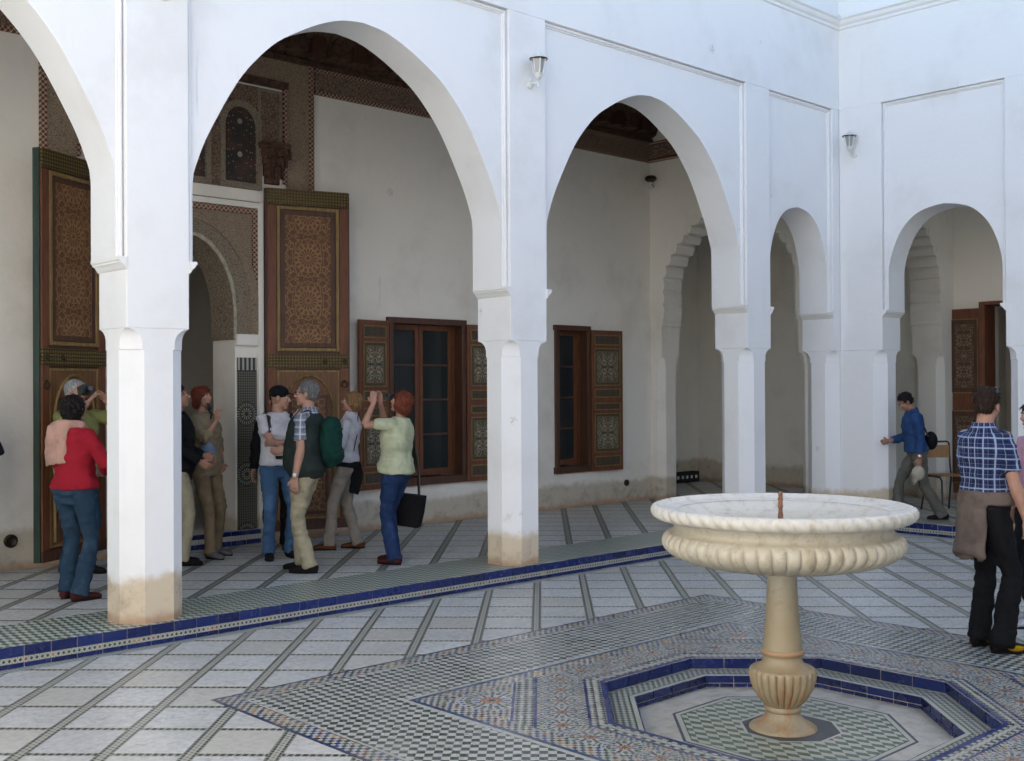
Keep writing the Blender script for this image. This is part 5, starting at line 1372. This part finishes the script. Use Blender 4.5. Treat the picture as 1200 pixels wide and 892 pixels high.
# 4 woman in beige
D = person('woman in beige with reddish hair holding a phone to her chin by the doorway', (5.36, 9.92, K), face(-112), 1.62, True, .98, feet=((-.10, .05, 5), (.10, .14, -15)), head=(-5, 10), lean=-3,
           hands=((-.14, .10, .92), (.045, .17, 1.36)), poles=((-.9, -.5, -.2), (.8, .2, -1)), top=C_['beige cotton'], toplen=.80, sleeve=1.35, trousers=C_['tan cotton'], shoes=C_['grey shoe'], hair=HR, hairstyle='bob', flare=.95, handdir=(None, (-.1, .05, 1)))
tor = D['tor']; hd = D['hd']
m = MB(); m.tube([hd(.045, .125, -.145), hd(.055, .105, -.075)], [(.010, .024), (.010, .024)], 10); held(D, m, 'phone', M_blackp, 'small black phone held at the chin of the woman in beige', 'phone')
m = MB(); m.ell(tor(.17, .16, 1.04), (.05, .10, .11), 14, 10); s2 = MB(); s2.tube([tor(.17, .10, 1.12), tor(.10, .13, 1.28), tor(0, .11, 1.42), tor(-.07, .02, 1.47)], .010, 6)
held(D, m, 'shoulder_bag', C_['light bag blue'], 'pale blue bag hanging at the side of the woman in beige', 'bag', [('strap', s2, M_blackp)])

# 5 man in white tee and black cap, arms crossed
D = person('man in a white tee, blue jeans and black cap with folded arms', (5.80, 9.33, K), face(-150), 1.62, False, .95, feet=((-.12, 0, 12), (.11, .03, -14)), head=(62, -4), twist=0,
           hands=((.10, .235, 1.15), (-.12, .24, 1.12)), poles=((-1, .2, -.7), (1, .2, -.7)), top=C_['white cotton'], toplen=.93, sleeve=.62, trousers=J2, shoes=C_['black leather'], hair=HG, hairstyle='none', handdir=((1, .15, .05), (-1, .2, 0)))
tor = D['tor']; hd = D['hd']
m = MB(); m.ell(hd(0, -.014, .052), (.088, .104, .078), 20, 10, rot=D['Rh']); m.tube([hd(0, .05, .052), hd(0, .10, .048), hd(0, .145, .036)], [(.006, .062), (.006, .060), (.005, .035)], 14, side=D['Rh'] @ Vector((0, 0, 1)))
c_ = held(D, m, 'baseball_cap', C_['black cloth'], 'black cap on the head of the man in the white tee', 'cap')
for sx in (-1, 1):
    m = MB(); m.tube([tor(sx * .11, -.11, 1.30), tor(sx * .12, -.03, 1.435), tor(sx * .115, .07, 1.405), tor(sx * .12, .135, 1.28), tor(sx * .13, .13, 1.12)], [(.006, .026)] * 5, 10, side=None)
    part(D, m, 'backpack_strap', M_blackp)
m = MB(); D['torso_rings'](m, .985, 1.02, .030); part(D, m, 'belt', C_['black leather']); m = MB(); m.tube([tor(.0, .12, 1.0), tor(0, .150, 1.0)], [.018, .016], 4); part(D, m, 'buckle', M_chrome)
b, ex = camera_bits(tor(-.08, .26, 1.02), (0.2, 1, -.3), (0, 0, 1), .06, .04, .03); held(D, b, 'camera', M_blackp, 'camera held low against the chest of the man in the white tee', 'camera', ex)
# black-clad person behind the two men
D = person('person in black standing behind the two men, only glimpsed between them', (6.12, 9.86, K), face(-170), 1.58, False, 1.0, top=C_['black cloth'], sleeve=1.95, trousers=C_['black cloth'], shoes=C_['black leather'], hair=HB)

# 6 man in green vest, facing left
D = person('grey-haired man in a dark green vest and khaki trousers, facing left', (5.54, 8.46, K), face(82), 1.66, False, 1.15, feet=((-.09, -.06, 0), (.10, .07, -8)), head=(8, 4), lean=-2,
           hands=((-.24, .03, .80), (.20, .26, 1.08)), poles=((-.25, -1, 0), (.6, -.8, -.5)), top=PL1, toplen=.92, sleeve=.72, trousers=C_['khaki cotton'], shoes=C_['black leather'], hair=HG, hairstyle='short', vest=C_['dark green vest cloth'], collar=True, handdir=((0, .05, -1), None))
tor = D['tor']; hd = D['hd']; W = D['wr'][0]; E0 = D['elb'][0]
m = MB(); d = (W - E0).normalized(); m.tube([W - d * .045, W - d * .02], .033, 14); wt = part(D, m, 'wristwatch', M_chrome)
m = MB(); m.ell((W - d * .032) + Vector((-.030, 0, 0)), (.008, .018, .018), 10, 6); part(D, m, 'watch_face', M_wpaint, parent=wt)
m = MB()
for sx in (-1, 1):
    m.tube([hd(sx * .029 + .021 * cos(2 * pi * i / 14), .098, .004 + .016 * sin(2 * pi * i / 14)) for i in range(15)], .0022, 5, side=(0, 1, 0)); m.tube([hd(sx * .050, .096, .008), hd(sx * .078, .03, .010), hd(sx * .080, -.01, .006)], .0022, 5)
m.tube([hd(-.008, .100, .008), hd(.008, .100, .008)], .0022, 5); part(D, m, 'glasses', M_iron)
m = MB(); m.tube([tor(-.055, .07, 1.45), tor(-.06, .115, 1.38), tor(-.045, .15, 1.25), tor(-.02, .165, 1.14)], [(.007, .020)] * 4, 8); part(D, m, 'white_strap', C_['white cotton'])
m = MB(); m.ell(tor(0, -.225, 1.16), (.15, .095, .22), 20, 14); m.ell(tor(0, -.215, 1.30), (.13, .085, .10), 16, 10); m.ell(tor(0, -.27, 1.06), (.11, .07, .09), 14, 8); m.tube([tor(-.13, -.20, 1.27), tor(0, -.325, 1.285), tor(.13, -.20, 1.27)], .008, 6); s2 = MB(); s2.tube([tor(-.105, -.31, 1.09), tor(0, -.348, 1.10), tor(.105, -.31, 1.09)], .006, 6)
bp = held(D, m, 'backpack', C_['green backpack nylon'], 'dark green backpack worn by the man in the green vest', 'backpack', [('zip', s2, M_blackp)], vox=.010, fold=.014, fs=7)
for sx in (-1, 1):
    m = MB(); m.tube([tor(sx * .09, -.13, 1.36), tor(sx * .10, -.04, 1.45), tor(sx * .11, .06, 1.41), tor(sx * .13, .12, 1.28), tor(sx * .16, .04, 1.12)], [(.006, .022)] * 5, 8); part(D, m, 'backpack_strap', M_blackp)

# 7 fair-haired woman in white turtleneck
D = person('fair short-haired woman in a white turtleneck and pale trousers, looking up to the left', (6.58, 9.34, K), face(90), 1.56, True, .98, feet=((-.08, .17, 0), (.08, -.12, -5)), pelvis=(0, 0), head=(-6, 16), lean=-6,
           hands=((-.06, .22, 1.12), (.10, .22, 1.10)), poles=((-.8, -.7, -.4), (.8, -.7, -.4)), top=C_['white cotton'], toplen=.96, sleeve=1.9, trousers=C_['grey beige trousers'], shoes=C_['brown leather'], hair=HBL, hairstyle='layered', collar='turtle')
tor = D['tor']; m = MB(); D['torso_rings'](m, .90, 1.01, .030)
m.tube([tor(-.10, -.12, .96), tor(-.09, -.15, .82), tor(-.10, -.13, .62)], [(.02, .06), (.018, .07), (.014, .06)], 12); part(D, m, 'tied_jumper', C_['black cloth'], .012, 2, .008)
m = MB(); m.tube([tor(-.04, -.085, 1.45), tor(-.10, -.11, 1.30), tor(-.13, -.09, 1.08)], .006, 6); part(D, m, 'strap', M_blackp)

# 8 woman in pale green tee, photographing upwards
D = person('woman in a pale green tee with auburn hair, camera raised to her face', (6.38, 8.27, K), face(70), 1.57, True, 1.14, feet=((-.08, -.02, -5), (.10, .08, -12)), head=(-2, 20), lean=-5,
           hands=((-.085, .20, 1.58), (.07, .20, 1.58)), poles=((-.7, .35, -1), (.8, .2, -1)), top=C_['pale green cotton'], toplen=.90, sleeve=.62, trousers=J3, shoes=C_['wine leather'], hair=HR, hairstyle='bob', handdir=((.1, .05, 1), (-.1, .05, 1)), flare=1.1)
hd = D['hd']; tor = D['tor']; b, ex = camera_bits(hd(0, .13, .015), D['Rh'] @ Vector((0, 1, 0)), (0, 0, 1), .045, .028, .014, .018); held(D, b, 'camera', M_blackp, 'small camera in the raised hands of the woman in pale green', 'camera', ex)
m = MB()
P_ = lambda x, y, z: tor(x, y, z)
rs = [[P_(.25 + s_ * .055 * w_, y_ * w_ - .02, z_) for s_, y_ in ((-1, -.20), (1, -.20), (1, .20), (-1, .20))] for z_, w_ in ((.34, .78), (.36, .85), (.50, .95), (.66, 1.0), (.665, .98))]
m.rings(rs); s2 = MB(); s2.tube([P_(.25, -.16, .66), P_(.24, -.14, .90), P_(.19, -.06, 1.30), P_(.12, -.02, 1.445), P_(.19, .05, 1.30), P_(.25, .13, .90), P_(.25, .15, .66)], [(.004, .016)] * 7, 8)
held(D, m, 'tote_bag', C_['black cloth'], 'black tote bag hanging behind the woman in pale green', 'bag', [('strap', s2, M_blackp)])

# 9 man in denim shirt at the small right arch
D = person('man in a blue denim shirt at the small right arch, hand on the wall', (12.73, 6.47, K), face(84), 1.56, False, 1.0, feet=((-.07, -.30, -4, .02), (.07, .24, 0)), head=(4, -36), lean=7, crouch=.035,
           hands=((-.235, .02, .80), (.06, .335, 1.02)), poles=((-.4, -1, 0), (.3, -.6, -1)), top=C_['denim shirt blue'], toplen=.93, sleeve=1.8, trousers=C_['olive grey trousers'], shoes=C_['black leather'], hair=HB, hairstyle='short', collar=True, handdir=((0, .12, -1), None), flare=1.15, skin=M_skin2)
tor = D['tor']; W, fd, nrm, wid = D['hand'][0]; E0 = D['elb'][0]
m = MB(); d = (W - E0).normalized(); m.tube([W - d * .04, W - d * .018], .032, 14); wt = part(D, m, 'wristwatch', M_chrome)
c0 = W + fd * .16
m = MB(); m.ell(c0 + Vector((-.01, .0, -.03)), (.055, .085, .095), 18, 10); m.tube([c0 + Vector((-.01, .03, -.09)), c0 + Vector((-.01, .055, -.14)), c0 + Vector((-.01, .05, -.17))], [(.045, .05), (.03, .055), (.01, .04)], 12, side=(0, 1, 0))
held(D, m, 'baseball_cap', C_['cap canvas'], 'cream cap dangling from the hand of the man in denim', 'cap')
m = MB(); m.ell(tor(-.02, -.19, 1.04), (.12, .08, .12), 16, 10); s2 = MB(); s2.tube([tor(-.12, -.14, 1.10), tor(-.13, -.08, 1.30), tor(-.06, .0, 1.46), tor(.06, .10, 1.36), tor(.15, .09, 1.20)], .011, 6)
held(D, m, 'shoulder_bag', C_['black cloth'], 'black bag on the back of the man in denim', 'bag', [('strap', s2, M_blackp)])
m = MB(); D['torso_rings'](m, .945, .975, .022); part(D, m, 'belt', C_['brown leather'])

# 10 man in plaid shirt at the right
D = person('man in a navy plaid shirt with a brown jacket tied round his waist', (7.44, 3.30, 0), face(-74), 1.72, False, .98, feet=((-.10, .02, 18), (.12, .02, -14)), head=(22, -4), lean=0, twist=2,
           hands=((-.10, .22, 1.0), (.285, .10, .80)), poles=((-.8, -.7, -.3), (.3, -1, 0)), top=PL2, toplen=.98, sleeve=.78, trousers=C_['black cloth'], shoes=C_['black leather'], hair=HD, hairstyle='short', collar=True, handdir=(None, (0, .15, -1)), flare=1.15)
tor = D['tor']; hd = D['hd']
m = MB(); rs = []
for k in range(11):
    z = 1.04 - .46 * k / 10; t = k / 10
    rs.append([tor((.185 + .03 * t) * 1.02 * cos(a) * (1 + .02 * sin(7 * a)), (.145 + .04 * t) * sin(a) + .0, z - .05 * sin(a * 1.0) * t) for a in [pi * 1.12 + (.62 * pi) * q / 20 for q in range(21)]] + [tor((.165 + .03 * t) * cos(a), (.125 + .04 * t) * sin(a), z) for a in [pi * 1.12 + .62 * pi * q / 20 for q in range(20, -1, -1)]])
m.rings(rs); D['torso_rings'](m, .95, 1.04, .042); part(D, m, 'tied_jacket', C_['mocha jacket'], .012, 2, .011, 7)
m = MB(); 
for sx in (-1, 1): m.ell(hd(sx * .034, .045, .118), (.028, .020, .012), 12, 8, rot=D['Rh'])
m.tube([hd(-.075, -.03, .085), hd(-.06, .03, .112), hd(0, .055, .122), hd(.06, .03, .112), hd(.075, -.03, .085)], .004, 6); part(D, m, 'sunglasses', M_blackp)
for sh_ in [c for c in D['root'].children if c.name.startswith('shoe')]:
    pass
for i in range(2):
    f = (radians(18), radians(-14))[i]; fw = Vector((-sin(f), cos(f), 0)); rt = Vector((cos(f), sin(f), 0)); a_ = D['ank'][i]; bs_ = Vector((a_.x, a_.y, 0))
    for s_ in (-1, 1):
        m = MB(); m.ell(bs_ + fw * .075 + rt * s_ * .040 + Vector((0, 0, .036)), (.016, .055, .020), 12, 8, rot=Matrix.Rotation(f, 3, 'Z')); part(D, m, 'shoe_patch', C_['yellow leather'])
W, fd, nrm, wid = D['hand'][1]
m = MB(); m.ell(W + fd * .19, (.012, .022, .045), 10, 8); held(D, m, 'key_fob', C_['khaki cotton'], 'small olive object dangling from the hand of the man in plaid', 'key fob')
# 11 person in pink at the right edge
D = person('person in a pink shirt cut off by the right edge', (8.47, 3.385, 0), face(100), 1.62, True, 1.05, feet=((-.10, .10, 0), (.10, -.05, 0)), hands=((-.26, .08, .92), (.24, .05, .80)), poles=((-.3, -1, 0), (.3, -1, 0)), top=C_['pink shirt cotton'], toplen=.90, sleeve=.8, trousers=C_['black cloth'], shoes=C_['white cotton'], hair=HD, hairstyle='bob')
m = MB(); D['torso_rings'](m, .90, 1.03, .035); part(D, m, 'tied_jumper', C_['grey beige trousers'], .012, 2, .01)
# 12 person cut off by the left edge
D = person('person in mauve trousers and a dark top cut off by the left edge', (3.225, 9.79, K), face(95), 1.62, True, 1.0, feet=((-.10, .10, 0), (.10, -.05, 0)), hands=((-.22, -.06, .86), (.2, .1, 1.0)), top=C_['dark navy cloth'], sleeve=1.9, trousers=C_['mauve trousers'], shoes=C_['wine leather'], hair=HD, hairstyle='bob')
